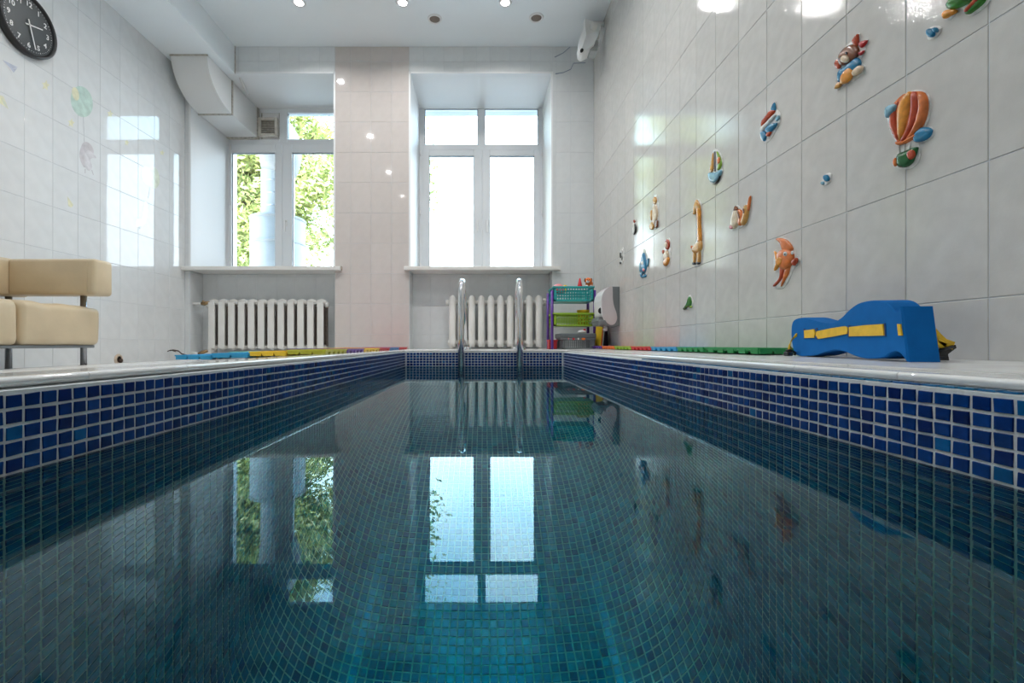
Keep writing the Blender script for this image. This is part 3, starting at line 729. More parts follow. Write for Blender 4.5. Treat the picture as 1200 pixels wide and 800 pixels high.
# loose bits of pipe and wire at the foot of the left radiator
t = MB().tube([P(190, 416, 4.45), P(191, 412, 4.45), P(196, 411, 4.43), P(203, 410, 4.42), P(209, 411, 4.40), P(213, 414.5, 4.38), P(219, 416, 4.36)], .006, 6).tube([P(193, 413, 4.40), P(200, 410, 4.38), P(206, 412, 4.36)], .004, 6).build('loose_cable', M_cable)
tag(t, 'loose brown cable lying by the corner left of the radiator', 'cable')
t = MB().tube([P(224, 413.5, 4.48), P(232, 414, 4.48)], .012, 8).tube([P(232, 414, 4.48), P(238, 412.5, 4.48), P(243, 411, 4.48)], [.008, .018, .012], 8, 1).build('pipe_fitting', [M_rad, M_brass])
tag(t, 'short white pipe stub with brass elbow in front of the left radiator', 'pipe')
def hole():
    c = LW(138.5, 421); t = empty('wall_pipe', c); tag(t, 'dark round pipe outlet low in the left wall right of the chair', 'pipe')
    M = Matrix.Translation(c) @ Matrix.Rotation(math.pi/2, 4, 'Y')
    part(MB().lathe([(0, .004), (.028, .004), (.03, .001)], seg=18, M=M), 'dark_opening', M_dark, t)
    part(MB().lathe([(.026, .006), (.026, .012), (.04, .009), (.045, .001)], seg=18, M=M), 'broken_plaster_ring', mat('broken plaster', (.55, .45, .36), .9, bump=1, bscale=90, var=.2, vscale=40), t)
    part(MB().ball(c+Vector((.018, 0, -.01)), (.02, .016, .018)), 'plug', M_cable, t)
hole()

# ------------------------------------------------------------------ chrome pool ladder
def ladder():
    t = empty('pool_ladder', (.066, 3.9, RIM)); tag(t, 'chrome pool ladder with two tall curved handrails at the far end', 'ladder')
    for pxx in (540.3, 609):
        x = (pxx-CX)*3.62/F; top = Z(324.5, 3.68)-.024; r = .16
        pts = [(x+.012, 3.93, RIM), (x+.010, 3.93, top-r)]
        for k in range(1, 12):
            a = math.pi*k/12; pts.append((x+.010*(1-k/12), 3.77+r*math.cos(a), top-r+r*math.sin(a)))
        pts += [(x, 3.61, top-r), (x, 3.61, .0), (x, 3.625, WZ), (x, 3.625, -1.2)]
        rl_ = part(MB().tube(pts, .025, 16), 'handrail', M_chrome, t)
        part(MB().lathe([(.026, .03), (.045, .026), (.062, .008), (.064, 0)], (x+.012, 3.93, RIM), 20), 'floor_flange', M_chrome, rl_)
    x0, x1 = (540.3-CX)*3.62/F, (609-CX)*3.62/F
    for zz in (-.36, -.62, -.88, -1.12):
        part(MB().box(x0, x1, 3.585, 3.665, zz-.014, zz+.014, .006), 'tread', M_chrome, t)
ladder()

# ------------------------------------------------------------------ plastic grid mats along the pool
def mat_piece(x0, x1, y0, y1, m, label, teeth_x, teeth_y, group=None, rot=None):
    "square of openwork plastic matting: lattice on top, upright teeth along the edges; edges left half open"
    xc, yc = (x0+x1)/2, (y0+y1)/2; zc = max(zd(x0), zd(x1))+.001; t = empty('plastic_mat', (xc, yc, zc)); tag(t, label, 'mat', group)
    h = .022; mb = MB()
    nx_, ny_ = teeth_x, teeth_y
    for k in range(nx_+1):
        x = x0+(x1-x0)*k/nx_; mb.box(x-.003, x+.003, y0+.002, y1-.002, zc+h-.006, zc+h)
    for k in range(ny_+1):
        y = y0+(y1-y0)*k/ny_; mb.box(x0+.002, x1-.002, y-.003, y+.003, zc+h-.006, zc+h-.0004)
    g = min((x1-x0)/nx_, (y1-y0)/ny_); k = 0
    a = x0+.002
    mb.box(x0+.002, x1-.002, y0+.002, y1-.002, zc+h-.012, zc+h-.007)
    part(mb, 'grid', m, t)
    e = MB()
    for k in range(nx_):
        a, b = x0+(x1-x0)*k/nx_, x0+(x1-x0)*(k+1)/nx_
        for y in (y0, y1-.010): part(MB().box(a+.003, b-.003, y, y+.010, zc+.001, zc+h-.001, .0015), 'edge_block', m, t)
    for k in range(ny_):
        a, b = y0+(y1-y0)*k/ny_, y0+(y1-y0)*(k+1)/ny_; w_ = (b-a)
        for x in (x0, x1-.014): part(MB().box(x, x+.014, a+w_*.12, b-w_*.32, zc+.001, zc+h-.0005, .0015), 'tooth', m, t)
    return t
# left: front row facing the camera, then along the pool edge
yF = 2.16
xe = [X(p, yF) for p in (205, 248.5, 292, 336, 380.5)]
mat_piece(xe[0], xe[1]-.002, yF, yF+.36, M_sky, 'light blue grid mat at the far left end of the left row', 3, 6)
mat_piece(xe[1], xe[2]-.002, yF, yF+.36, M_sky, 'light blue grid mat between the leftmost blue mat and the yellow mats', 2, 6)
mat_piece(xe[2], xe[3]-.002, yF, yF+.36, M_yellow, 'yellow grid mat next to the light blue mats of the left row', 3, 6)
yb_ = []
for p in (380.5, 407, 427, 445, 457, 468, 477.5): yb_.append(.722*F/(CX-p))
yb_[0] = yF
mat_piece(xe[3], -.722, yF, yb_[1]-.004, mat('olive yellow plastic', (.48, .46, .03), .4), 'olive yellow grid mat at the corner of the left row, beside the pool edge', 3, 5)
for k, (m_, l_) in enumerate([(M_purple, 'purple grid mat along the left pool edge'), (M_yellow, 'orange yellow grid mat along the left pool edge, between purple and red'), (M_red, 'red grid mat along the left pool edge, between yellow and blue'),
                              (M_blue, 'blue grid mat along the left pool edge, between two red mats'), (M_red, 'red grid mat at the far end of the left row, nearest the window wall')]):
    mat_piece(-1.045, -.722, yb_[k+1]+.002, yb_[k+2]-.004, m_, l_, 5, 5)
mat_piece(xe[0]+.05, xe[2]+.012, yF+.37, yF+.72, M_aqua, 'pale turquoise grid mat behind the light blue mats', 4, 6)
mat_piece(xe[2]+.024, -1.066, yF+.37, yF+.72, M_aqua, 'pale turquoise grid mat behind the yellow mats, beside the purple mat', 4, 6)
mat_piece(xe[2]+.1, -1.066, yF+.73, yF+1.10, M_orange, 'orange grid mat behind the turquoise mats, beside the orange yellow mat', 4, 6)
# right: along the right wall
cR = .955
yr = [cR*F/(p-CX) for p in (693, 705.3, 720, 739.3, 762.7, 793.5, 825)]
names = [(M_purple, 'purple grid mat at the far end of the right row, by the grey crate'), (M_orange, 'orange grid mat of the right row, between purple and yellow'), (M_lime, 'yellow green grid mat of the right row, between orange and red'),
         (M_red, 'red grid mat of the right row, between yellow and blue'), (M_sky, 'blue grid mat of the right row, between red and green'), (M_green, 'green grid mat of the right row beside the blue mat')]
for k, (m_, l_) in enumerate(names):
    mat_piece(cR, XR-.004, yr[k+1]+.003, yr[k], m_, l_, 3, 5)
mat_piece(cR+.003, XR-.004, 1.62, yr[6]-.002, M_green, 'green grid mat nearest the blue swim belt, against the right wall', 3, 5)

# ------------------------------------------------------------------ leather armchair
def chair():
    t = empty('armchair', (-2.55, 2.4, zd(-2.6))); tag(t, 'cream leather lounge chair with steel legs against the left wall', 'chair')
    ya, yb = 2.75, 2.89; xb = X(9.5, ya); xf = X(116, 2.78)
    zt = Z(302.5, ya); zb = Z(345, ya)
    def cushion(mb, a, b, c, d, e, f, bev): mb.box(a, b, c, d, e, f, bev)
    m = MB(); cushion(m, xb-.01, xf, ya, yb, zb, zt, .022); arm = part(m, 'armrest', M_cream, t)
    part(MB().tube([(xf-.045, ya-.001, zb+.01), (xf-.045, ya-.002, zt-.03), (xf-.052, ya+.02, zt-.0)], .0022, 6), 'seam', M_cream, arm)
    m = MB(); cushion(m, xb-.13, xb, 1.30, yb, zb-.005, zt+.004, .022); part(m, 'backrest', M_cream, t)
    m = MB(); cushion(m, xb-.01, xf, 1.30, 1.44, zb, zt, .022); part(m, 'armrest', M_cream, t)
    zs1 = Z(360, 2.85)+.0; zs0 = Z(403.5, 2.85)-.008
    # seat: puffed cushion with creases
    bm = bmesh.new(); bmesh.ops.create_grid(bm, x_segments=24, y_segments=60, size=.5); bm.free()
    def seat(y0, y1):
        mb = MB(); nx, ny, nz2 = 14, 36, 6; x0, x1 = xb-.06, X(114.5, 2.84)
        vs = []; fs = []
        # closed superellipse tube swept along y
        seg = 40
        for j in range(ny+1):
            v = j/ny; y = y0+(y1-y0)*v; sh = min(1, math.sqrt(max(0, 1-(1-min(v, 1-v)/.03)**2)) if min(v, 1-v) < .03 else 1); sh = .93+.07*sh
            if j in (0, ny): sh = .90
            for k in range(seg):
                a = 2*math.pi*k/seg; ca, sa = math.cos(a), math.sin(a); p_ = .22
                X_ = math.copysign(abs(ca)**p_, ca); Z_ = math.copysign(abs(sa)**p_, sa)
                q = math.sin(y*23+X_*3)*.0030*max(0, Z_+.2)+math.sin(y*41+X_*7+1.3)*.0016*max(0, Z_+.2)
                q2 = math.sin(y*31+Z_*2.2)*.0022*(X_ > .5)
                vs.append(((x0+x1)/2+(x1-x0)/2*X_*sh+q2, y, (zs0+zs1)/2+(zs1-zs0)/2*Z_*sh+q+.008*(1-X_*X_)*(Z_ > 0)))
        for j in range(ny):
            for k in range(seg): fs.append((j*seg+k, j*seg+(k+1) % seg, (j+1)*seg+(k+1) % seg, (j+1)*seg+k))
        fs.append(tuple(range(seg))[::-1]); fs.append(tuple(ny*seg+k for k in range(seg)))
        return mb.add(vs, fs, 0, True)
    ysm = 2.31*F/(CX-29)
    part(seat(ysm+.002, 2.86), 'seat', M_cream, t); part(seat(1.32, ysm-.002), 'seat', M_cream, t)
    part(MB().box(xb-.04, X(113, 2.84)-.01, 1.34, 2.84, zs0-.012, zs0+.004, .003), 'seat_frame', M_gplas, t)
    for (pxx, y) in ((98, 2.82), (10, 2.82)):
        x = X(pxx, y); part(MB().tube([(x, y, zd(x)), (x, y, zb+.03)], .0165, 14), 'leg', M_steel, t)
    for (x, y) in ((X(98, 2.82), 1.37), (X(10, 2.82), 1.37)): part(MB().tube([(x, y, zd(x)), (x, y, zb+.03)], .0165, 14), 'leg', M_steel, t)
chair()

# ------------------------------------------------------------------ wall clock
def clock():
    yc, zc, r = 3.015, Z(29, 3.015), .185; t = empty('wall_clock', (XL, yc, zc)); tag(t, 'round black wall clock with white numerals high on the left wall', 'clock')
    M = Matrix.Translation((XL, yc, zc)) @ Matrix.Rotation(math.pi/2, 4, 'Y')
    part(MB().lathe([(.0, .0), (r+.006, .0), (r+.010, .012), (r+.008, .040), (r-.002, .046), (r-.012, .040), (r-.014, .028)], seg=56, M=M), 'rim', M_black, t)
    fc = part(MB().lathe([(0, .030), (r-.013, .030)], seg=56, M=M), 'dial', M_face, t)
    xf = XL+.0315
    def pt(ang, rad, off=0): # clockwise from 12 seen from the room; right of the dial is +y
        a = math.radians(ang); return Vector((xf+off, yc+rad*math.sin(a), zc+rad*math.cos(a)))
    def bar(a0, a1, w_, off): # hand from a0 to a1
        a0, a1 = Vector(a0), Vector(a1); d = (a1-a0).normalized(); n = Vector((1, 0, 0)).cross(d)*w_
        return [a0-n, a0+n, a1+n*.8, a1-n*.8]
    ha, ma = 73.5, 164
    part(MB().prism(bar(pt(ha+180, .028, .003), pt(ha, .095, .003), .0042, 0), (.0015, 0, 0)), 'hour_hand', M_white, t)
    part(MB().prism(bar(pt(ma+180, .032, .006), pt(ma, .142, .006), .0036, 0), (.0015, 0, 0)), 'minute_hand', M_white, t)
    part(MB().ball(pt(0, 0, .006), .007), 'hub', M_white, t)
    tk = MB()
    for k in range(60): 
        if k % 5: tk.prism(bar(pt(k*6, .156), pt(k*6, .160), .0012, 0), (.0008, 0, 0))
        else: tk.prism(bar(pt(k*6, .154), pt(k*6, .161), .0022, 0), (.0008, 0, 0))
    part(tk, 'minute_marks', M_white, fc)
    for h in range(1, 13):
        cu = bpy.data.curves.new('numeral', 'FONT'); cu.body = str(h); cu.size = .044; cu.offset = .0008; cu.align_x = 'CENTER'; cu.align_y = 'CENTER'; cu.extrude = .0005
        to = bpy.data.objects.new('numeral', cu); C.objects.link(to); dg = bpy.context.evaluated_depsgraph_get(); me = bpy.data.meshes.new_from_object(to.evaluated_get(dg)); bpy.data.objects.remove(to)
        p = pt(h*30, .130); Mx = Matrix(((0, 0, 1, p.x-t.location.x), (1, 0, 0, p.y-t.location.y), (0, 1, 0, p.z-t.location.z), (0, 0, 0, 1)))
        me.transform(Mx); me.materials.clear(); me.materials.append(M_white); o = bpy.data.objects.new('numeral', me); C.objects.link(o); o.parent = fc
clock()

# ------------------------------------------------------------------ stickers: shapes given as outlines on the wall plane
def cr(pts, n=4):
    "closed Catmull-Rom through 2-D points"
    out = []; m = len(pts)
    for i in range(m):
        p0, p1, p2, p3 = pts[i-1], pts[i], pts[(i+1) % m], pts[(i+2) % m]
        for k in range(n):
            t = k/n; out.append(tuple(.5*((2*p1[j])+(-p0[j]+p2[j])*t+(2*p0[j]-5*p1[j]+4*p2[j]-p3[j])*t*t+(-p0[j]+3*p1[j]-3*p2[j]+p3[j])*t**3) for j in (0, 1)))
    return out
def puff(uv, base, h, bev, wall):
    "puffed relief from an outline in wall metres (u along the wall, v up); wall = (side, pos, sign): domed cap, upright rim"
    uv = [Vector(p) for p in uv]; n = len(uv); pos, sg = wall
    w_, h_ = max(p.x for p in uv)-min(p.x for p in uv), max(p.y for p in uv)-min(p.y for p in uv)
    A = abs(sum(uv[i].x*uv[(i+1) % n].y-uv[(i+1) % n].x*uv[i].y for i in range(n)))/2; per = sum((uv[i]-uv[(i+1) % n]).length for i in range(n))
    bw = max(min(1.5*A/per, h*1.6), 1e-5); step = max(math.sqrt(A)/7, .0012)
    def dist(p): 
        best = 9
        for i in range(n):
            a, b = uv[i], uv[(i+1) % n]; ab = b-a; t = max(0, min(1, (p-a).dot(ab)/max(ab.length_squared, 1e-12))); best = min(best, (p-a-ab*t).length)
        return best
    pts = list(uv); x0, y0 = min(p.x for p in uv), min(p.y for p in uv)
    if h > .001:
        for a in range(int(w_/step)+1):
            for b in range(int(h_/step)+1):
                p = Vector((x0+(a+.5)*step, y0+(b+.5)*step)); cnt = False
                for i in range(n):
                    q, r_ = uv[i], uv[(i+1) % n]
                    if (q.y > p.y) != (r_.y > p.y) and p.x < (r_.x-q.x)*(p.y-q.y)/(r_.y-q.y)+q.x: cnt = not cnt
                if cnt and dist(p) > step*.3: pts.append(p)
    from mathutils.geometry import delaunay_2d_cdt
    vo, eo, fo, _, _, _ = delaunay_2d_cdt(pts, [(i, (i+1) % n) for i in range(n)], [], 2, 1e-7)
    vs = []; fs = [tuple(f) for f in fo]
    for p in vo:
        d = min(dist(p)/bw, 1); z = base+h*(.45+.55*math.sqrt(max(0, 1-(1-d)**2))); vs.append((pos+sg*z, p.x, p.y))
    cnt = {}
    for f in fs:
        for k in range(len(f)):
            e_ = (f[k], f[(k+1) % len(f)]); cnt[tuple(sorted(e_))] = cnt.get(tuple(sorted(e_)), []) + [e_]
    off = len(vs); ref = {}
    for e_ in [v_[0] for v_ in cnt.values() if len(v_) == 1]:
        for k in e_:
            if k not in ref: ref[k] = len(vs); vs.append((pos+sg*max(base-.001, 0), vo[k].x, vo[k].y))
        fs.append((e_[1], e_[0], ref[e_[0]], ref[e_[1]]))
    return vs, fs
def px_uv(pts, side): 
    g = RW if side == 'R' else LW
    return [(g(a, b).y, g(a, b).z) for a, b in pts]
WALL = {'R': (XR, -1), 'L': (XL, 1)}
def sticker(label, side, backing, parts_, flat=False, cat='sticker', name='wall_sticker', backm=None, group=None):
    "backing: outline in photo pixels projected onto the wall; parts_: (part name, material, outline, base height, height)"
    uv = px_uv(backing, side); u0 = sum(p[0] for p in uv)/len(uv); v0 = sum(p[1] for p in uv)/len(uv)
    t = empty(name, (WALL[side][0], u0, v0)); tag(t, label, cat, group)
    sizes = max(max(p[0] for p in uv)-min(p[0] for p in uv), max(p[1] for p in uv)-min(p[1] for p in uv))
    if not flat:
        vs, fs = puff(cr(uv, 3), .0, .004, .0015, WALL[side]); part(MB().add(vs, fs, 0, False), 'backing', backm or G_white, t)
    for (nm, m, pts, b, h, *rest) in parts_:
        uvp = px_uv(pts, side); ext = min(max(p[0] for p in uvp)-min(p[0] for p in uvp), max(p[1] for p in uvp)-min(p[1] for p in uvp))
        smooth = not (rest and rest[0] == 'hard')
        if flat: vs, fs = puff(cr(uvp, 3) if smooth else uvp, 0, .0006+b*.1, .0001, WALL[side])
        else: vs, fs = puff(cr(uvp, 3) if smooth else uvp, b, h, min(h*.5, ext*.10), WALL[side])
        part(MB().add(vs, fs, 0, not flat), nm, m, t)
    return t
def oval(cx, cy, rx, ry, n=10, rot=0):
    return [(cx+rx*math.cos(2*math.pi*k/n)*math.cos(rot)-ry*math.sin(2*math.pi*k/n)*math.sin(rot), cy+rx*math.cos(2*math.pi*k/n)*math.sin(rot)+ry*math.sin(2*math.pi*k/n)*math.cos(rot)) for k in range(n)]
def grow(pts, d):
    cx = sum(p[0] for p in pts)/len(pts); cy = sum(p[1] for p in pts)/len(pts)
    out = []
    for p in pts:
        v = Vector((p[0]-cx, p[1]-cy)); l = max(v.length, .01); out.append((cx+v.x*(l+d)/l, cy+v.y*(l+d)/l))
    return out
# hot air balloon
sticker('large orange and red striped hot air balloon sticker beside a blue cloud', 'R',
  [(1041, 135), (1047, 124), (1060, 110), (1075, 105), (1087, 108), (1091, 122), (1089, 140), (1082, 154), (1090, 148), (1095, 152), (1094, 160), (1083, 167), (1077, 168), (1079, 178), (1077, 190), (1066, 198), (1052, 197), (1050, 186), (1054, 174), (1051, 166), (1043, 152)],
  [('balloon_body', G_orange, [(1044, 136), (1048, 124), (1060, 111), (1075, 107), (1086, 109), (1090, 122), (1087, 140), (1078, 155), (1063, 166), (1054, 166), (1046, 152)], .004, .004),
   ('balloon_panel', G_rust, [(1045, 138), (1050, 124), (1058, 117), (1054, 130), (1055, 150), (1056, 164), (1051, 160), (1046, 150)], .004, .008),
   ('balloon_panel', G_amber, [(1058, 120), (1065, 110), (1071, 108), (1070, 125), (1065, 148), (1058, 165), (1055, 152), (1055, 132)], .004, .011),
   ('balloon_panel', G_rust, [(1071, 109), (1078, 109), (1080, 124), (1075, 145), (1063, 165), (1058, 166), (1066, 150), (1070, 128)], .004, .009),
   ('balloon_panel', G_orange, [(1079, 108), (1086, 110), (1090, 122), (1087, 138), (1078, 153), (1066, 164), (1075, 147), (1080, 126)], .004, .011),
   ('balloon_rim', G_orange, [(1053, 166), (1062, 165), (1076, 157), (1077, 160), (1064, 168), (1055, 170)], .004, .010),
   ('cloud', G_lblue, [(1041, 131), (1043, 125), (1050, 122), (1055, 122), (1053, 130), (1047, 136), (1042, 138)], .004, .012),
   ('cloud', G_blue, [(1073, 162), (1075, 156), (1082, 150), (1090, 149), (1095, 153), (1091, 161), (1082, 166), (1075, 166)], .004, .008),
   ('rope', G_white, [(1055, 170), (1056.2, 170), (1057.5, 180), (1056.3, 180)], .004, .004, 'hard'),
   ('rope', G_white, [(1062, 169), (1063.2, 169), (1063, 178), (1061.8, 178)], .004, .004, 'hard'),
   ('rope', G_white, [(1069, 167), (1070.2, 167), (1069, 175), (1067.8, 175)], .004, .004, 'hard'),
   ('basket', G_dgreen, [(1055, 181), (1064, 177), (1077, 172), (1077, 177), (1072, 190), (1064, 196), (1056, 195), (1054, 188)], .004, .010),
   ('passenger', G_rust, [(1071, 177), (1076, 176), (1078, 182), (1073, 187), (1069, 182)], .012, .006),
   ('passenger', G_orange, [(1052, 186), (1055, 185), (1056, 191), (1053, 195), (1051, 191)], .008, .006)])
# seated kitten with two hearts
sticker('brown animal sticker in a blue top with two red hearts, above the balloon', 'R',
  [(980, 73), (984, 65), (990, 56), (1000, 47), (1008, 38), (1009, 48), (1018, 46), (1014, 53), (1015, 60), (1010, 67), (1011, 74), (1015, 78), (1014, 84), (1007, 90), (1000, 96), (990, 99), (981, 106), (982, 98), (984, 86), (984, 82)],
  [('head', G_brown, [(985, 72), (987, 63), (993, 56), (1002, 52), (1008, 55), (1009, 63), (1003, 70), (996, 74), (989, 77)], .004, .012),
   ('ear', G_rust, [(1001, 49), (1006, 41), (1008, 41), (1008, 52), (1005, 54)], .004, .008),
   ('ear', G_rust, [(981, 73), (984, 69), (988, 70), (988, 77), (985, 81), (981, 78)], .004, .008),
   ('muzzle', G_cream, oval(996, 69, 5, 4.5, 9, -.5), .014, .006),
   ('eye', G_black, oval(998.5, 62.3, 1.2, 1.6, 7), .016, .003), ('eye', G_black, oval(991.8, 67.5, 1.0, 1.5, 7), .016, .003),
   ('top', G_blue, [(985, 84), (992, 78), (1002, 70), (1008, 68), (1011, 74), (1008, 80), (999, 86), (990, 95), (984, 95)], .004, .009),
   ('tummy', G_amber, [(990, 88), (997, 80), (1002, 80), (1003, 89), (996, 97), (989, 98)], .008, .008),
   ('paw', G_cream, [(1003, 83), (1010, 77), (1015, 78), (1013, 84), (1006, 89), (1003, 88)], .008, .007),
   ('paw', G_tan, [(981, 104), (984, 97), (989, 97), (987, 102)], .006, .006),
   ('heart', G_red, [(1010, 49), (1013, 48), (1018, 47), (1017, 51), (1012, 56), (1009, 53)], .004, .006),
   ('heart', G_red, [(1009, 61), (1011, 60), (1015, 59), (1013, 63), (1010, 65), (1008, 63)], .004, .006)])
# rocket plane
sticker('small red, white and blue rocket plane sticker left of the seated animal', 'R',
  [(894, 142), (899, 134), (904, 127), (909, 119), (911, 128), (914, 131), (915, 136), (913, 146), (907, 158), (901, 166), (895, 166), (891, 158)],
  [('tail_fin', G_blue, [(905, 128), (909, 120), (910.5, 128), (908, 131)], .004, .006), ('body', G_rust, [(894, 143), (899, 136), (905, 129), (910, 129), (908, 134), (900, 143), (895, 149)], .004, .009),
   ('stripe', G_white, [(893, 150), (901, 142), (909, 134), (911, 136), (902, 147), (895, 155)], .004, .009), ('wing', G_blue, [(899, 152), (904, 146), (913, 144), (909, 151), (903, 156)], .006, .008),
   ('wing', G_lblue, [(911, 139), (914, 135), (915, 139), (912, 142)], .004, .006), ('nose', G_blue, [(893, 156), (896, 153), (900, 157), (899, 164), (896, 165)], .004, .008), ('canopy', G_rust, [(900, 158), (904, 154), (906, 155), (903, 160)], .006, .007)])
sticker('sailing boat sticker with tan and green sails, left of the rocket plane', 'R',
  [(832, 203), (834, 186), (837, 175), (842, 176), (847, 185), (847, 198), (848, 200), (843, 211), (838, 216), (832, 213)],
  [('sail', G_tan, [(833, 201), (835, 188), (837, 179), (838, 190), (837, 200)], .004, .006), ('sail', G_lgreen, [(841, 177), (845, 183), (847, 192), (845, 198), (842, 199), (843, 188)], .004, .007), ('sail_stripe', G_orange, [(843, 186), (845.5, 184), (846, 190), (843.5, 192)], .010, .003),
   ('mast', G_grey, [(838.5, 177), (839.5, 177), (840, 201), (839, 201)], .004, .007, 'hard'), ('hull', G_lblue, [(832, 203), (840, 202), (847, 199), (845, 207), (839, 214), (833, 211)], .004, .010), ('keel', G_black, [(833, 211.5), (839, 213), (844, 208), (846, 203), (844, 211), (838, 216)], .004, .006)])
sticker('orange angelfish sticker with long trailing fins above the swim belt', 'R',
  [(910, 281), (917, 278), (925, 281), (931, 289), (934, 298), (938, 303), (935, 310), (930, 316), (924, 330), (917, 338), (907, 336), (914, 325), (915, 318), (908, 319), (907, 308), (909, 292), (914, 296), (916, 290)],
  [('fin', G_orange, [(911, 280), (917, 279), (925, 282), (931, 291), (927, 295), (919, 294), (916, 285)], .004, .007), ('body', G_orange, [(913, 300), (918, 293), (926, 292), (932, 298), (931, 308), (924, 316), (917, 314)], .004, .014),
   ('tail', G_amber, [(909, 294), (914, 300), (917, 308), (913, 314), (909, 317), (911, 306)], .004, .007), ('fin', G_rust, [(916, 314), (922, 312), (919, 325), (910, 335), (908, 334), (915, 325)], .004, .007),
   ('fin', G_orange, [(923, 313), (928, 311), (926, 320), (919, 333), (917, 335), (920, 324)], .004, .007), ('lips', G_rust, [(932, 305), (936, 302), (937, 306), (934, 311), (931, 309)], .006, .010), ('pectoral_fin', G_amber, [(918, 301), (922, 303), (921, 309), (917, 311), (914, 306)], .016, .004),
   ('eye', G_white, oval(925.8, 297.5, 2.1, 2.6, 9), .017, .003), ('pupil', G_black, oval(926.3, 297.8, .9, 1.2, 7), .020, .0015), ('eye', G_white, oval(932.6, 296, 1.2, 2.2, 8), .012, .004)])
sticker('tall standing giraffe sticker with two dark hooves', 'R',
  [(813, 250), (815, 236), (818, 233), (822, 238), (822.5, 260), (824, 288), (822, 310), (813, 310), (812, 295), (811, 288), (817, 282), (818, 260), (817, 247)],
  [('head', G_tan, [(813.5, 250), (815, 240), (817, 234), (820, 237), (822, 244), (817.5, 246), (816, 251)], .004, .009), ('neck', G_amber, [(818, 243), (822, 243), (822.5, 262), (823.5, 282), (819, 284), (818.6, 262)], .004, .009),
   ('body', G_tan, [(813, 290), (818, 284), (823, 282), (824, 290), (820, 297), (814, 296)], .004, .012), ('leg', G_tan, [(813.8, 294), (817, 295), (816.4, 308), (814, 308)], .004, .009), ('leg', G_tan, [(818.6, 295), (822.5, 293), (821.8, 308), (819.2, 308)], .004, .009),
   ('hoof', G_black, [(814, 307.5), (816.6, 307.5), (816.6, 310), (814, 310)], .006, .009), ('hoof', G_black, [(819, 307), (821.8, 307), (821.8, 309.5), (819, 309.5)], .006, .009), ('tail', G_orange, oval(811.8, 289.5, .9, 2, 7), .004, .006)])
sticker('playful striped cat sticker with raised tail, right of the giraffe', 'R',
  [(856, 266), (858, 257), (861, 244), (865, 240), (870, 245), (875, 240), (878, 235), (881, 229), (882, 234), (879, 250), (876, 262), (870, 266), (863, 269), (858, 270)],
  [('head', G_cream, [(858, 264), (859, 255), (862, 246), (867, 246), (869, 256), (866, 265), (861, 268)], .004, .010), ('ear', G_brown, [(862, 247), (864, 241), (867, 246)], .006, .008), ('back', G_orange, [(866, 246), (870, 246), (873, 254), (870, 264), (867, 262), (868, 252)], .004, .010),
   ('haunch', G_tan, [(873, 243), (877, 240), (879, 247), (877, 258), (873, 264), (870, 260), (873, 252)], .004, .011), ('tail', G_orange, [(878, 240), (880.5, 230), (881.6, 232), (880, 244), (878.4, 247)], .004, .008), ('tongue', G_pink, oval(859.5, 266, 2.2, 2.4, 8), .010, .004), ('stripe', G_brown, [(867, 248), (868.5, 247), (871, 254), (869.5, 256)], .012, .004),
   ('stripe', G_brown, [(874, 245), (876, 244), (876.6, 249), (875, 250)], .013, .004)])
sticker('pale brown climbing animal sticker, left of the giraffe and higher', 'R',
  [(763, 268), (764, 258), (765, 240), (767, 230), (770, 229), (772, 240), (772, 262), (769, 268), (765, 270)],
  [('head', G_tan, oval(768.5, 235, 2.2, 4.4, 9), .004, .008), ('body', G_cream, [(766, 243), (770, 240), (772, 250), (770, 260), (766, 262)], .004, .009), ('arm', G_tan, [(763, 250), (765, 246), (766, 254), (764, 258)], .004, .008), ('foot', G_tan, [(763, 263), (766, 260), (768, 265), (766, 269), (763, 268)], .006, .008), ('foot', G_brown, [(769, 260), (772, 258), (772, 265), (769, 267)], .006, .006)])
sticker('small penguin sticker with dark back near the blue fish', 'R',
  [(741.5, 270), (743, 260), (744.5, 257), (746.5, 262), (746.5, 270), (744.5, 275), (742, 275)],
  [('belly', G_white, [(742, 269), (743, 261), (745, 262), (745, 270), (743, 274)], .004, .008), ('back', G_black, [(744.8, 262), (746.6, 266), (746, 272), (743.6, 275), (745, 270)], .004, .009), ('head', G_rust, oval(744.6, 259.2, .9, 1.8, 7), .006, .008)])
sticker('bright blue fish sticker with pointed top, lowest of the blue ones', 'R',
  [(750, 312), (752, 302), (754, 293), (756, 292), (757.5, 300), (761, 303), (760, 316), (757, 324), (752, 322)],
  [('body', G_blue, [(752, 312), (753, 302), (755.5, 296), (758, 303), (759, 313), (756, 321), (753, 319)], .004, .012), ('fin', G_lblue, [(750, 310), (752, 307), (752, 316), (750.5, 318)], .004, .006), ('fin', G_blue, [(759, 305), (761, 303), (760.5, 311), (759, 312)], .004, .006), ('mouth', G_pink, oval(756.6, 316, 1.3, 2, 7), .014, .004), ('eye', G_white, oval(755, 308, 1.6, 2, 8), .014, .004), ('tail', G_blue, [(751, 319), (754, 320), (753, 324), (757, 321), (758, 324), (752, 325)], .004, .006)])
sticker('brown lion cub sticker with amber feet below the climbing animal', 'R',
  [(777, 297), (779, 288), (782, 280), (785, 279), (786.5, 290), (786.5, 305), (783, 313), (779, 312)],
  [('head', G_rust, oval(783, 286.5, 2.8, 6.2, 10), .004, .008), ('face', G_cream, oval(782.4, 287, 1.5, 3.6, 9), .010, .006), ('body', G_cream, [(779, 297), (783, 293), (785, 300), (782, 306), (779, 304)], .004, .009), ('foot', G_amber, [(779, 306), (784, 301), (786, 304), (783, 311), (780, 311)], .006, .009), ('paw', G_rust, oval(778.3, 295, 1.2, 2.4, 7), .004, .007)])
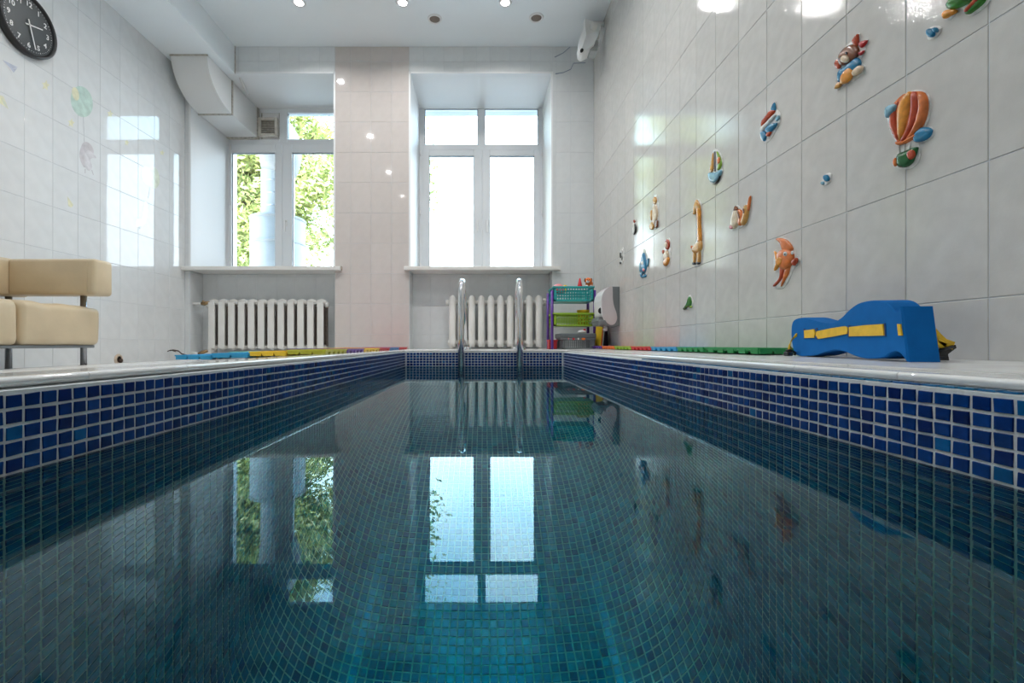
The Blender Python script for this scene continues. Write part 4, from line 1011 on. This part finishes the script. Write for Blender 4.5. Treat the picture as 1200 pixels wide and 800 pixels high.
sticker('small black and white outline sticker nearest the dispenser', 'R',
  [(726.5, 309), (727, 294), (731, 290), (731, 305), (729, 310)],
  [('head', G_white, oval(729.8, 294.5, .8, 3.2, 8), .004, .007), ('dark_patch', G_black, [(727.2, 297), (728.2, 296), (728.6, 301), (727.6, 302)], .004, .006), ('body', G_grey, oval(729.6, 302, .7, 3, 8), .004, .006), ('foot', G_black, oval(727.9, 308, .9, 1.3, 7), .004, .006)])
sticker('small green crocodile sticker low on the right wall above the green mats', 'R',
  [(801.5, 362), (804, 355), (808, 346), (809.5, 346), (812.5, 352), (812, 359), (808, 361), (803, 363)],
  [('body', G_green, [(803, 361), (806, 355), (809, 347), (811.5, 352), (811, 358), (807, 360)], .004, .009), ('jaw', G_dgreen, [(802, 361), (805, 358), (806, 361), (803, 363)], .004, .007), ('foot', G_lgreen, oval(811, 359.5, 1.2, 1.2, 7), .006, .006)])
sticker('small teal drop sticker between the cat and the balloon', 'R',
  [(964, 216), (965, 208), (970, 203), (975, 204), (974, 212), (969, 217)],
  [('drop', G_blue, oval(970.5, 208.6, 3.4, 4.2, 10, -.4), .004, .007), ('drop', G_lblue, oval(966, 214.5, 1.8, 2, 8), .004, .006)])
sticker('small teal cloud sticker between the balloon and the green frog', 'R',
  [(1087, 40), (1090, 33), (1098, 30), (1104, 33), (1100, 41), (1093, 46), (1088, 46)],
  [('puff', G_blue, oval(1093.5, 38.5, 4.6, 5.4, 10, -.5), .004, .008), ('puff', G_blue, oval(1100, 35, 2.4, 3.2, 8, -.5), .006, .008)])
sticker('green frog sticker with orange feet cut off by the top edge of the photo', 'R',
  [(1106, 20), (1110, 12), (1116, 2), (1128, -14), (1150, -24), (1166, -16), (1160, 2), (1148, 14), (1136, 19), (1132, 12), (1124, 12), (1116, 22), (1109, 23)],
  [('body', G_green, [(1113, 7), (1120, -4), (1136, -16), (1148, -14), (1146, -2), (1134, 6), (1120, 11)], .004, .014), ('leg', G_green, [(1134, 12), (1142, 2), (1152, -8), (1162, -10), (1156, 3), (1146, 12), (1137, 17)], .004, .010),
   ('leg_stripe', G_rust, [(1137, 12), (1144, 4), (1151, -3), (1154, -1), (1146, 7), (1139, 14)], .013, .004), ('foot', G_amber, [(1108, 18), (1112, 12), (1122, 11), (1124, 14), (1116, 19), (1110, 22)], .004, .010)])
# flat prints on the left wall
def star(cx, cy, r, sq=.6):
    return [(cx+(r if k % 2 == 0 else r*.5)*sq*math.sin(math.pi*k/5+.2), cy-(r if k % 2 == 0 else r*.5)*math.cos(math.pi*k/5+.2)) for k in range(10)]
def decal(label, pieces, group=None):
    return sticker(label, 'L', pieces[0][2], [(a, b, c, .003*i, 0, 'hard' if len(d) else '') for i, (a, b, c, *d) in enumerate(pieces)], flat=True, cat='decal', name='wall_decal', group=group)
decal('slate blue paper plane print below the clock', [('wing', D_blue, [(3, 70), (21, 79), (13, 81)], 1), ('wing', D_lil, [(3, 70), (13, 82), (14, 86), (12, 83)], 1), ('fold', D_blue, [(13, 81), (20, 80), (16, 85)], 1)])
decal('pale yellow paper plane print at the left edge of the photo', [('wing', D_yel, [(-4, 110), (4, 113), (10, 128), (-4, 118)], 1), ('fold', D_mint, [(2, 112), (10, 128), (4, 122)], 1)])
decal('pale yellow plane print above the chair armrest', [('wing', D_yel, [(79, 230), (86, 240), (84, 243), (81, 241)], 1), ('fold', D_yel, [(79, 230), (83, 243), (80, 241)], 1)])
decal('yellow star print right of the paper plane', [('star', D_yel, star(53.5, 100, 6.5, .75), 1)])
decal('yellow star print below the mint balloon', [('star', D_yel, star(83.5, 144, 5.5, .75), 1)])
decal('yellow star print right of the mint balloon', [('star', D_yel, star(129, 133.5, 5, .75), 1)])
decal('yellow star print right of the hedgehog print', [('star', D_yel, star(148.5, 167, 4, .75), 1)])
decal('yellow star print above the two balloons print near the corner', [('star', D_yel, star(190, 179, 3.5, .9), 1)])
decal('mint green balloon print with a string to the hedgehog print', [('balloon', D_green, oval(95.8, 119, 12.6, 18.5, 16, -.25)), ('highlight', D_yel, oval(88.5, 110, 4, 8, 12, -.25)), ('string', D_line, [(97.3, 137), (98, 137), (99.2, 166), (98.5, 166)], 1)])
decal('mauve hedgehog print hanging under the mint balloon', [('spines', D_mauve, [(95, 172), (99, 166), (106, 169), (110, 178), (106, 186), (100, 196), (96, 192), (93, 182)]), ('belly', D_lil, [(99, 182), (103, 176), (107, 178), (113, 185), (106, 186), (108, 196), (104, 200), (99, 194)]), ('leg', D_mauve, [(99.5, 198), (100.4, 198), (100.2, 203), (99.4, 203)], 1), ('leg', D_mauve, [(107, 199), (108, 199), (110, 205), (109.2, 205)], 1)])
decal('yellow and pale green twin balloons print near the corner', [('balloon', D_mint, oval(179.5, 208, 7.3, 13.2, 14, -.15)), ('balloon', D_yel, oval(171.8, 206, 6, 11.2, 14, -.2)), ('string', D_line, [(175.5, 219), (176.2, 219), (174, 232), (173.3, 232)], 1)])
decal('coral fox print hanging under the twin balloons', [('body', D_fox, [(169, 238), (172, 236), (173.5, 244), (172, 256), (168, 262), (166, 256), (168, 248)]), ('tail', D_fox, [(159, 258), (163, 256), (169, 257), (171, 261), (165, 265), (160, 266)]), ('tail_tip', D_line, [(162, 265), (166, 265), (164, 269)], 1)])

# ------------------------------------------------------------------ white camera housing in the top right corner
def housing():
    y0 = 4.30; t = empty('security_camera', P(703, 32, y0)); tag(t, 'white security camera housing in the top right corner by the ceiling', 'camera')
    b = P(681, 61, 4.12); d = (b-P(690, 38, 4.2)).normalized()
    top = [P(686, 21.5, 4.16), P(704, 28.5, 4.16), P(704, 35, 4.16), P(697, 37, 4.16), P(690, 41, 4.16), P(686.5, 41.5, 4.16), P(685, 38, 4.16)]
    part(MB().prism(top, (.012, .14, 0)), 'hood_back', M_sill, t)
    low = [P(685.2, 38, 4.15), P(687, 41.5, 4.15), P(697, 37.2, 4.15), P(702.5, 36, 4.15), P(696, 52.5, 4.15), P(688.5, 57, 4.15), P(683, 59.5, 4.15), P(679.5, 57, 4.15), P(678.4, 50, 4.15), P(680, 44, 4.15)]
    part(MB().prism(low, (.012, .16, 0)), 'hood', M_white, t)
    rid = [P(684.8, 22, 4.14), P(687, 41.5, 4.135), P(681.4, 58.5, 4.135), P(679.2, 57, 4.145), P(678, 49, 4.15), P(680.5, 42, 4.15), P(684, 32, 4.15)]
    part(MB().prism(rid, (.004, .05, 0)), 'hood_ridge', M_white, t)
    part(MB().tube([b-d*.03+Vector((.01, .02, 0)), b+d*.012+Vector((0, -.01, -.002))], .022, 16), 'lens_barrel', M_white, t)
    part(MB().tube([b+Vector((0, -.015, -.002)), b+Vector((0, -.036, -.004))], .014, 14), 'lens', M_lens, t)
    part(MB().box(P(694, 0, y0).x, XR-.001, y0-.05, y0-.015, P(0, 34, y0).z, P(0, 29, y0).z, .004), 'wall_bracket', M_sill, t)
    part(MB().tube([P(695.5, 31.5, 4.17), P(695.5, 31.5, 4.145)], .032, 18), 'hinge_disc', M_sill, t)
    q = MB().box(P(688, 0, 4.3).x, P(697, 0, 4.3).x, 4.18, 4.3, P(0, 69, 4.3).z, P(0, 56, 4.3).z, .008)
    for k in range(3): q.box(P(689.5, 0, 4.3).x, P(697.4, 0, 4.3).x, 4.174, 4.18, P(0, 60+k*3, 4.3).z, P(0, 58.6+k*3, 4.3).z)
    part(q, 'junction_box', mat('mid grey plastic', (.40, .42, .42), .5), t)
    cbz = MB().tube([P(650, 67, 4.644), P(660, 62, 4.644), P(668, 55, 4.644)], .003, 6).tube([P(651, 86.5, 4.642), P(660, 85, 4.642), P(669, 81, 4.642), P(672, 74, 4.642), P(686, 73.6, 4.6)], .0035, 6)
    part(cbz, 'cable', mat('blue grey cable', (.25, .30, .40), .6), t)
housing()

# ------------------------------------------------------------------ dispenser on the right wall
def dispenser():
    y0, y1 = 3.77, 4.02; t = empty('towel_dispenser', (XR, y0, .2)); tag(t, 'white and grey wall dispenser with round black window beside the toy rack', 'dispenser')
    q = lambda px, py: (X(px, y0), Z(py, y0))
    back = [q(717.5, 335.5), (XR-.001, q(0, 335.5)[1]), (XR-.001, q(0, 381)[1]), q(719, 383.5), q(712, 381), q(703, 380), q(701, 376), q(703, 371), q(717, 372)]
    part(MB().prism([(a, y0+.006, b) for a, b in back], (0, y1-y0-.012, 0)), 'back_plate', M_gplas, t)
    cov = [q(717, 335), q(718, 342), q(718.2, 350), q(719.5, 358), q(722.5, 367), q(723, 374), q(720, 379.5), q(715.5, 380.5), q(711, 377.5), q(708, 373), q(706, 368), q(705.2, 352), q(706.5, 345), q(710, 339)]
    f = cr(cov, 4); part(MB().prism([(a, y0, b) for a, b in f], (0, y1-y0, 0)), 'cover', M_lgrey, t)
    fr_ = [q(709.5, 339.5), q(706, 345), q(704.7, 352), q(705.6, 369), q(709, 377), q(710.2, 376), q(707.5, 368), q(707, 352), q(708.2, 346)]
    part(MB().prism([(a-.002, y0+.004, b) for a, b in fr_], (0, y1-y0-.008, 0)), 'front_panel', M_white, t)
    xw = X(705, y0)-.006
    nv = Vector((-.72, -.69, 0)); M = Matrix.Translation(P(704.6, 364, 3.80)+nv*.004) @ nv.to_track_quat('Z', 'Y').to_matrix().to_4x4()
    part(MB().lathe([(0, .008), (.021, .008), (.025, .004), (.027, -.03)], seg=24, M=M), 'round_window', M_lens, t)
    part(MB().box(X(701.5, y0)+.0, X(711, y0), y0-.002, y1-.03, Z(381.5, y0), Z(374.5, y0), .012), 'push_lever', M_gplas, t)
    part(MB().tube([(X(712, y0), y0+.06, Z(381, y0)), (X(712, y0), y0+.06, Z(384, y0)), (X(711, y0), y0+.05, Z(386, y0))], [.018, .012, .02], 12), 'nozzle', M_white, t)
dispenser()

# ------------------------------------------------------------------ toy rack in the corner
def basket(root, name, m, x0, x1, y0, y1, z0, z1, nx, nz_, ny=5):
    mb = MB(); th = .004
    mb.box(x0-.008, x1+.008, y0-.008, y0+.004, z1-.014, z1, .002).box(x0-.008, x1+.008, y1-.004, y1+.008, z1-.014, z1, .002).box(x0-.008, x0+.004, y0, y1, z1-.014, z1, .002).box(x1-.004, x1+.008, y0, y1, z1-.014, z1, .002)
    mb.box(x0+.004, x1-.004, y0+.004, y1-.004, z0, z0+.004)
    for (a0, a1, n, ax) in ((x0, x1, nx, 'y0'), (x0, x1, nx, 'y1'), (y0, y1, ny, 'x0'), (y0, y1, ny, 'x1')):
        e0 = a0+.022; e1 = a1-.022; st = (e1-e0)/n; zs0, zs1 = z0+.014, z1-.020; sz = (zs1-zs0)/nz_
        def put(u0, u1, w0, w1):
            if ax == 'y0': mb.box(u0, u1, y0, y0+th, w0, w1)
            if ax == 'y1': mb.box(u0, u1, y1-th, y1, w0, w1)
            if ax == 'x0': mb.box(x0, x0+th, u0, u1, w0, w1)
            if ax == 'x1': mb.box(x1-th, x1, u0, u1, w0, w1)
        put(a0, e0, z0, z1); put(e1, a1, z0, z1); put(a0, a1, z0, zs0); put(a0, a1, zs1, z1)
        for k in range(1, n): put(e0+st*k-st*.21, e0+st*k+st*.21, zs0, zs1)
        for k in range(1, nz_): put(e0, e1, zs0+sz*k-sz*.2, zs0+sz*k+sz*.2)
    return part(mb, name, m, root)
yk = 4.14; rx0, rx1 = X(647, yk), X(696.8, yk); ry1 = 4.40
def rack():
    t = empty('toy_rack', ((rx0+rx1)/2, yk+.12, RIM)); tag(t, 'plastic toy rack with teal and lime baskets on purple posts in the corner', 'rack')
    for (x, y) in ((rx0, yk), (rx1, yk), (rx0, ry1), (rx1, ry1)): part(MB().tube([(x, y, RIM+.002), (x, y, Z(340, yk))], .0125, 14), 'post', M_purple, t)
    b1 = basket(t, 'basket', M_teal, rx0+.012, rx1-.012, yk-.015, ry1+.01, Z(353, yk), Z(335.5, yk), 13, 4); b1['label'] = 'teal upper basket'
    b2 = basket(t, 'basket', M_lime, rx0+.012, rx1-.012, yk-.015, ry1+.01, Z(382, yk), Z(366.5, yk), 13, 3); b2['label'] = 'lime green lower basket'
rack()
def crate():
    a, b = X(658.5, 4.05), X(696.5, 4.05); t = empty('storage_crate', ((a+b)/2, 4.1, RIM)); tag(t, 'grey perforated plastic crate with lid standing under the lime basket', 'crate')
    z1 = Z(396, 4.05)
    basket(t, 'crate_body', M_gplas, a, b, 4.03, 4.30, RIM+.002, z1, 14, 4)
    part(MB().box(a-.02, b+.01, 4.015, 4.315, z1, Z(390.5, 4.05), .008), 'lid', mat('dark grey lid', (.12, .14, .15), .5), t)
    for k, (px, m, w_) in enumerate(((672, M_red, 3), (677.5, M_white, 2), (683.5, M_orange, 5), (666, M_pink, 1.5))):
        tt = MB().ball((X(px, 4.03), 4.021, Z(397, 4.03)), (w_*.0036, .006, .010)); part(tt, 'front_emblem', m, t)
crate()
t = empty('toy_boat', P(682, 391, 4.1)); tag(t, 'small white toy with red top lying on the grey crate lid', 'toy'); zb_ = Z(390.5, 4.05)
part(MB().ball((P(682, 0, 4.1).x, 4.1, zb_+.014), (.038, .022, .016)), 'hull', M_white, t); part(MB().ball((P(685, 0, 4.1).x, 4.1, zb_+.032), (.012, .01, .010)), 'funnel', M_red, t)
a, b = X(643.5, 4.2), X(652.3, 4.2)
t = empty('red_box', ((a+b)/2, 4.2, RIM)); tag(t, 'small open red plastic box on the floor left of the grey crate', 'box')
mb = MB(); z1 = Z(398, 4.2); mb.box(a, b, 4.17, 4.176, RIM+.001, z1).box(a, b, 4.314, 4.32, RIM+.001, z1).box(a, a+.006, 4.17, 4.32, RIM+.001, z1).box(b-.006, b, 4.17, 4.32, RIM+.001, z1).box(a, b, 4.17, 4.32, RIM+.001, RIM+.006)
part(mb, 'box_body', M_red, t); mb = MB(); ring = mb.box(a-.004, b+.004, 4.164, 4.17, z1-.012, z1, .001).box(a-.004, a, 4.17, 4.32, z1-.012, z1).box(b, b+.004, 4.17, 4.32, z1-.012, z1); part(mb, 'box_rim', M_red, t)
for k in range(5):
    xx = a+(b-a)*(k+.5)/5; part(MB().box(xx-.002, xx+.002, 4.166, 4.17, RIM+.01, z1-.014), 'rib', M_red, t)
# items in and on the baskets
zt1 = Z(335.5, yk)
t = empty('yellow_tub', P(683, 380, 4.2)); tag(t, 'yellow plastic tub standing in the lime basket', 'tub'); z0_ = Z(382, yk)+.005
part(MB().lathe([(0, 0), (.046, 0), (.053, .125), (.057, .127), (.057, .135), (.050, .135), (.044, .01), (0, .008)], (P(683.5, 0, 4.22).x, 4.22, z0_), 24), 'tub_body', M_yellow, t)
part(MB().lathe([(.0, .136), (.056, .136), (.056, .142), (.0, .145)], (P(683.5, 0, 4.22).x, 4.22, z0_), 24), 'tub_lid', M_yellow, t)
t = empty('bath_ball', P(654, 336, 4.22)); tag(t, 'pink and red bath toy with rounded top in the teal basket', 'toy')
part(MB().ball((P(654.5, 0, 4.22).x, 4.22, zt1-.018), (.058, .05, .052)), 'ball_body', M_pink, t); part(MB().lathe([(.058, -.034), (.062, -.030), (.058, -.026)], (P(654.5, 0, 4.22).x, 4.22, zt1), 24), 'ball_band', M_red, t)
t = empty('toy_duck', P(662, 334, 4.22)); tag(t, 'small yellow bath toy between the pink ball and the red cone', 'toy')
part(MB().ball((P(662.4, 0, 4.22).x, 4.22, zt1+.002), (.020, .018, .022)), 'head', M_yellow, t); part(MB().ball((P(660.5, 0, 4.22).x, 4.215, zt1-.028), (.026, .024, .022)), 'body', M_yellow, t); part(MB().ball((P(664.6, 0, 4.22).x, 4.21, zt1+.004), (.009, .008, .005)), 'beak', M_orange, t)
t = empty('toy_cone', P(679.5, 336, 4.2)); tag(t, 'red toy cone standing upright on the teal basket', 'toy'); xx = P(679.5, 0, 4.18).x
part(MB().lathe([(0, .084), (.006, .080), (.021, .012), (.021, .006)], (xx, 4.18, zt1-.004), 20), 'cone_body', M_red, t); part(MB().box(xx-.026, xx+.026, 4.156, 4.204, zt1-.004, zt1+.004, .003), 'cone_base', M_red, t)
def dog():
    c = P(690, 0, 4.17); x = c.x; z = zt1-.004; t = empty('toy_dog', (x, 4.17, z)); tag(t, 'orange and white toy puppy at the right end of the teal basket', 'toy')
    part(MB().ball((x+.008, 4.185, z+.032), (.034, .030, .032)), 'body', M_orange, t)
    h = part(MB().ball((x-.008, 4.155, z+.056), (.030, .026, .028)), 'head', M_orange, t)
    part(MB().ball((x-.016, 4.136, z+.046), (.015, .013, .013)), 'muzzle', M_white, h); part(MB().ball((x-.018, 4.124, z+.052), .0055), 'nose', M_black, h)
    for s in (-1, 1): part(MB().ball((x-.012+s*.010, 4.133, z+.064), .0045), 'eye', M_black, h); part(MB().ball((x-.008+s*.028, 4.158, z+.062), (.008, .012, .018)), 'ear', G_brown, h); part(MB().ball((x-.004+s*.018, 4.150, z+.009), (.011, .014, .010)), 'paw', M_white, t)
dog()
# foam board leaning on the right wall, and the dark shadow next to it
def board(pts_b, d, m, label):
    t = empty('kickboard', pts_b[0]); tag(t, label, 'board'); part(MB().prism(pts_b, d), 'foam_sheet', m, t); return t
yb1 = 4.05
t = board([P(697, 407.5, yb1+.06), P(703, 408, yb1-.02), P(707.5, 372, yb1-.02), P(704.5, 361, yb1+.05), P(699.5, 362, yb1+.06)], (.012, .018, 0), M_yellow, 'yellow foam board leaning in the corner behind the dispenser')
part(MB().prism([P(703.2, 408, yb1-.02), P(705, 408, yb1-.02), P(708.6, 372, yb1-.02), P(707.4, 371, yb1-.02)], (.004, .03, 0)), 'edge_strip', M_orange, t)
t = empty('shadow_panel', P(709, 408, yb1)); tag(t, 'dark panel standing in for the shadow behind the yellow foam board under the dispenser', 'board')  # shadow beside the foam board, modelled as a dark panel
part(MB().prism([P(706.5, 408, yb1+.03), P(712.6, 408, yb1+.03), P(711.5, 385, yb1+.06), P(709, 383, yb1+.06)], (.01, .02, 0)), 'panel', mat('dark violet shadow', (.035, .025, .04), .6), t)
part(MB().box(P(706.5, 0, yb1).x, P(712.6, 0, yb1).x, yb1+.02, yb1+.05, RIM, RIM+.012, .003), 'shadow_strip', M_black, t)

# ------------------------------------------------------------------ blue foam swim belt
def belt():
    A = Vector((1.0, 1.50, 0)); B = Vector((.905, .985, 0)); d = (B-A).normalized(); L_ = (B-A).length
    nrm = Vector((-d.y, d.x, 0)); nrm = nrm if nrm.x > 0 else -nrm      # points to the wall
    def hit(px, py):
        r = Vector(((px-CX)/F, 1, (CY-py)/F)); n2 = nrm; k = A.dot(n2)/(r.dot(n2)); p = r*k; return p+Vector((0, 0, CZ))
    t = empty('swim_belt', (.95, 1.22, zd(.95))); tag(t, 'blue foam swim belt with yellow webbing standing on edge on the right deck', 'swim belt')
    out = [(934, 416.3), (929, 408), (927, 392), (928, 379), (932, 374), (941, 372), (951, 374.5), (963, 377.6), (974, 377.8), (984, 373), (994, 363.5), (1004, 356), (1015, 352.8), (1026, 351.8), (1036, 353.5), (1043, 359), (1048, 364.5), (1052, 366), (1054.5, 361), (1056, 359),
           (1058, 375), (1061, 400), (1064, 424), (1061.5, 420), (1056, 413.5), (1050, 411.5), (1043, 413.5), (1036, 418), (1026, 420), (1012, 419.8), (1000, 416.5), (988, 411.5), (977, 410), (966, 412.5), (955, 416), (944, 417)]
    pts = [hit(*p) for p in out]
    zf = lambda p: max(p.z, zd(p.x)+.0005)
    # smooth, then thick slab, gently bowed in plan
    sm_ = []; m = len(pts)
    for i in range(m):
        p0, p1, p2, p3 = pts[i-1], pts[i], pts[(i+1) % m], pts[(i+2) % m]
        hard = i in (18, 19, 20, 21, 22)
        for k in range(1 if hard else 3):
            q = k/3; sm_.append(.5*((2*p1)+(p2-p0)*q+(2*p0-5*p1+4*p2-p3)*q*q+(-p0+3*p1-3*p2+p3)*q**3) if not hard else p1)
    pts = sm_; th = .062
    def side(off): return [Vector((p.x, p.y, max(p.z, zd(p.x)+.0008)))+nrm*off for p in pts]
    r0 = side(0); n = len(r0); c = sum(r0, Vector())/n
    def inset(ring, k): 
        return [p+(c-p).normalized()*k for p in ring]
    rings = [inset(side(0), .003), side(.003), side(th-.003), inset(side(th), .003)]
    vs = [p for rg in rings for p in rg]; fs = [(k*n+i, k*n+(i+1) % n, (k+1)*n+(i+1) % n, (k+1)*n+i) for k in range(3) for i in range(n)]
    fs += [tuple(range(n))[::-1], tuple(3*n+i for i in range(n))]
    body = part(MB().add(vs, fs), 'foam_body', M_foam, t)
    def strap(poly, off=.003):
        q = [hit(*p) for p in poly]; q = [p-nrm*.0005 for p in q]; return MB().prism(q, -nrm*off)
    for poly in ([(943.5, 387), (955, 385.5), (956.5, 390), (955, 395.5), (944, 396)], [(958.5, 388), (975, 384.5), (991, 382), (995, 384), (994, 391), (976, 394.5), (960, 397), (957, 392)], [(996.5, 383), (1016, 380.8), (1036, 379.5), (1037.5, 393), (1016, 393.6), (996.5, 394)], [(1053.2, 379.5), (1056.5, 379.5), (1058.5, 393), (1054.6, 393)]):
        part(strap(poly), 'webbing', M_strap, t)
    for poly in ([(942, 385), (943.6, 385), (944, 397), (942.4, 397)], [(956.4, 384), (958.6, 384), (958.4, 397.5), (956.6, 397)], [(994, 381), (996.6, 381), (996.6, 395.5), (994.2, 395)], [(1036.6, 378.5), (1038.2, 378.5), (1039, 394), (1037.6, 394)]):
        part(strap(poly, .0008), 'slot', mat('deep blue slot', (.004, .04, .16), .8), t)
    def ribbon(pl, wv, th_=.003):
        mb = MB(); vs = []; fs = []; w_ = Vector(wv)
        for i, p in enumerate(pl):
            p = Vector(p); tt = (Vector(pl[min(i+1, len(pl)-1)])-Vector(pl[max(i-1, 0)])).normalized(); nn = tt.cross(w_).normalized()*th_/2
            vs += [p-w_-nn, p+w_-nn, p+w_+nn, p-w_+nn]
        for i in range(len(pl)-1):
            for k in range(4): fs.append((i*4+k, i*4+(k+1) % 4, (i+1)*4+(k+1) % 4, (i+1)*4+k))
        e = (len(pl)-1)*4; fs += [(3, 2, 1, 0), (e, e+1, e+2, e+3)]
        return mb.add(vs, fs, 0, True)
    y1 = 1.485
    part(ribbon([P(943, 391, y1-.01), P(937, 390, y1), P(931, 394, y1), P(926, 401, y1), P(924.5, 408, y1), P(927, 411.5, y1)], (.004, 0, .008)), 'webbing', M_strap, t)
    part(MB().box(P(920.5, 0, y1).x, P(927, 0, y1).x, y1-.012, y1+.012, zd(1)+.001, zd(1)+.014, .003).tube([P(921, 411, y1), P(926, 410, y1), P(932, 413, y1), P(931, 416, y1)], .004, 8), 'buckle', M_black, t)
    y2 = 1.02
    part(ribbon([P(1088, 386, y2+.01), P(1094, 388, y2), P(1100, 395, y2), P(1107, 401.5, y2), P(1117, 405, y2)], (.003, 0, .008)), 'webbing', M_strap, t)
    part(ribbon([P(1095, 400, y2), P(1099, 403, y2), P(1108, 405.5, y2)], (.002, 0, .006)), 'webbing_end', M_strap, t)
    q = [P(1092, 421.8, y2), P(1095, 413, y2), P(1101, 408, y2), (P(1113, 403.5, y2)), P(1120, 404, y2), P(1121, 407.5, y2), P(1111, 415, y2), P(1112.5, 422.3, y2)]
    q = [Vector((p[0], p[1], max(p[2], zd(p[0])+.001))) for p in q]
    bk = part(MB().prism(q, (.004, .035, 0)), 'buckle', M_black, t)
    part(MB().tube([P(1096, 415, y2-.002), P(1106, 409, y2-.002), P(1117, 406, y2-.002)], .0035, 8), 'buckle_rib', M_black, bk)
    part(MB().box(P(1094, 0, y2).x, P(1110, 0, y2).x, y2-.004, y2, Z(420, y2), Z(417.5, y2), .001), 'buckle_rib', M_black, bk)
belt()

# ------------------------------------------------------------------ outside: lawn, insulated duct, trees
gr = MB().box(-30, 30, 5.6, 60, -1.6, -1.3).build('ground', M_lawn); tag(gr, kind='structure')
def outer_duct():
    y = 6.5; xc = X(326, y); t = empty('outdoor_duct', (xc, y, -1.3)); tag(t, 'silver wrapped ventilation pipe rising from a wide drum outside the left window', 'duct')
    r1 = X(326+18.5, y)-xc; r2 = X(326+30, y)-xc; z1 = Z(257, y); ze = Z(203, y)
    part(MB().lathe([(0, -1.3), (r2, -1.3), (r2, z1-.03), (r2-.01, z1), (r1, z1+.03)], (xc, y, 0), 40), 'drum', M_tin, t)
    for zz in (z1-.02, z1-.35, z1-.9): part(MB().lathe([(r2+.001, zz-.02), (r2+.012, zz-.01), (r2+.012, zz+.01), (r2+.001, zz+.02)], (xc, y, 0), 40), 'drum_band', M_tin, t)
    part(MB().lathe([(r1, z1), (r1, ze)], (xc, y, 0), 32), 'pipe', M_tin, t)
    zz = z1+.14
    while zz < ze: part(MB().lathe([(r1+.001, zz-.006), (r1+.006, zz), (r1+.001, zz+.006)], (xc, y, 0), 32), 'pipe_band', M_steel, t); zz += .17
    pts = [(xc, y, ze-.01)]; R = .42
    for k in range(1, 9):
        a = math.pi/2*k/8; pts.append((xc+.11*math.sin(a), y-R+R*math.cos(a), ze+R*math.sin(a)*.9))
    pts.append((xc+.11, 5.56, ze+R*.9))
    part(MB().tube(pts, [r1*1.0]+[r1*(1.05+.22*math.sin(math.pi*k/9)) for k in range(1, 10)], 28), 'wrapped_elbow', M_tin, t)
outer_duct()
def tree(x, y, z, rx, ry, rz, blobs, per, leaf, label, seedv, trunk=True, cols=((.42, .45, .16), (.60, .61, .28), (.27, .33, .12), (.74, .70, .42)), drop=0):
    rnd = random.Random(seedv); t = empty('tree', (x, y, -1.3)); tag(t, label, 'tree')
    mb = MB(); tones = []; cs = []
    for _ in range(blobs):
        while True:
            u, v, w_ = (rnd.uniform(-1, 1) for _ in range(3))
            if u*u+v*v+w_*w_ < 1: break
        cs.append((x+u*rx, y+v*ry, z+w_*rz))
    vs = mb.v; fs = mb.f
    for c in cs:
        br = rnd.uniform(.28, .55); k0 = rnd.random()
        for _ in range(per):
            p = Vector(c)+Vector((rnd.gauss(0, br*.6), rnd.gauss(0, br*.6), rnd.gauss(0, br*.42)))
            a = Vector((rnd.uniform(-1, 1), rnd.uniform(-1, 1), rnd.uniform(-.9, .3))).normalized(); b = a.cross(Vector((rnd.uniform(-1, 1), rnd.uniform(-1, 1), rnd.uniform(-1, 1)))).normalized()
            l = leaf*rnd.uniform(.7, 1.3); o = len(vs)
            vs += [tuple(p-a*l), tuple(p+b*l*.34), tuple(p+a*l), tuple(p-b*l*.34)]; fs.append((o, o+1, o+2, o+3))
            cc = cols[min(len(cols)-1, int(rnd.random()*len(cols)*.6+k0*len(cols)*.4))]; kk = rnd.uniform(.75, 1.25); tones += [(cc[0]*kk, cc[1]*kk, cc[2]*kk, 1)]*4
    mb.m = [0]*len(fs); mb.smooth = [False]*len(fs)
    f = part(mb, 'foliage', M_leaf, t, tones=tones, nrm=False); f['kind'] = 'stuff'
    if trunk:
        part(MB().tube([(x, y, -1.35), (x+.1, y, .5), (x-.05, y+.1, z-.2), (x+.05, y, z+rz*.6)], [.16, .13, .09, .03], 10), 'trunk', M_bark, t)
        for c in rnd.sample(cs, min(16, len(cs))):
            h = rnd.uniform(-.5*rz, .1*rz); s_ = Vector((x, y, min(c[2]-.15, z+h))); m = (s_+Vector(c))/2+Vector((0, 0, .12)); part(MB().tube([s_, m, Vector(c)], [.04, .025, .008], 6), 'branch', M_bark, t)
    return t
tree(-4.7, 10.2, 4.0, 1.75, 1.0, 2.5, 105, 290, .075, 'sunlit yellow green tree filling the right light of the left window', 3)
tree(-6.9, 11.5, 3.7, 2.0, 1.1, 2.6, 120, 300, .11, 'tree behind the silver pipe, seen in the leftmost light of the left window', 5)
tree(-9.9, 10.8, 3.2, 1.9, 1.1, 2.5, 100, 240, .11, 'tree further left outside, mostly hidden by the window reveal', 8)
tree(-2.35, 10.6, 3.5, .85, .8, 2.4, 44, 200, .085, 'slender tree between the two windows, showing only mirrored in the right wall tiles', 21)
tree(-1.55, 9.6, 4.75, .55, .5, .42, 9, 60, .05, 'thin sprigs of a tree reaching into the top left pane of the right window', 12, trunk=True)
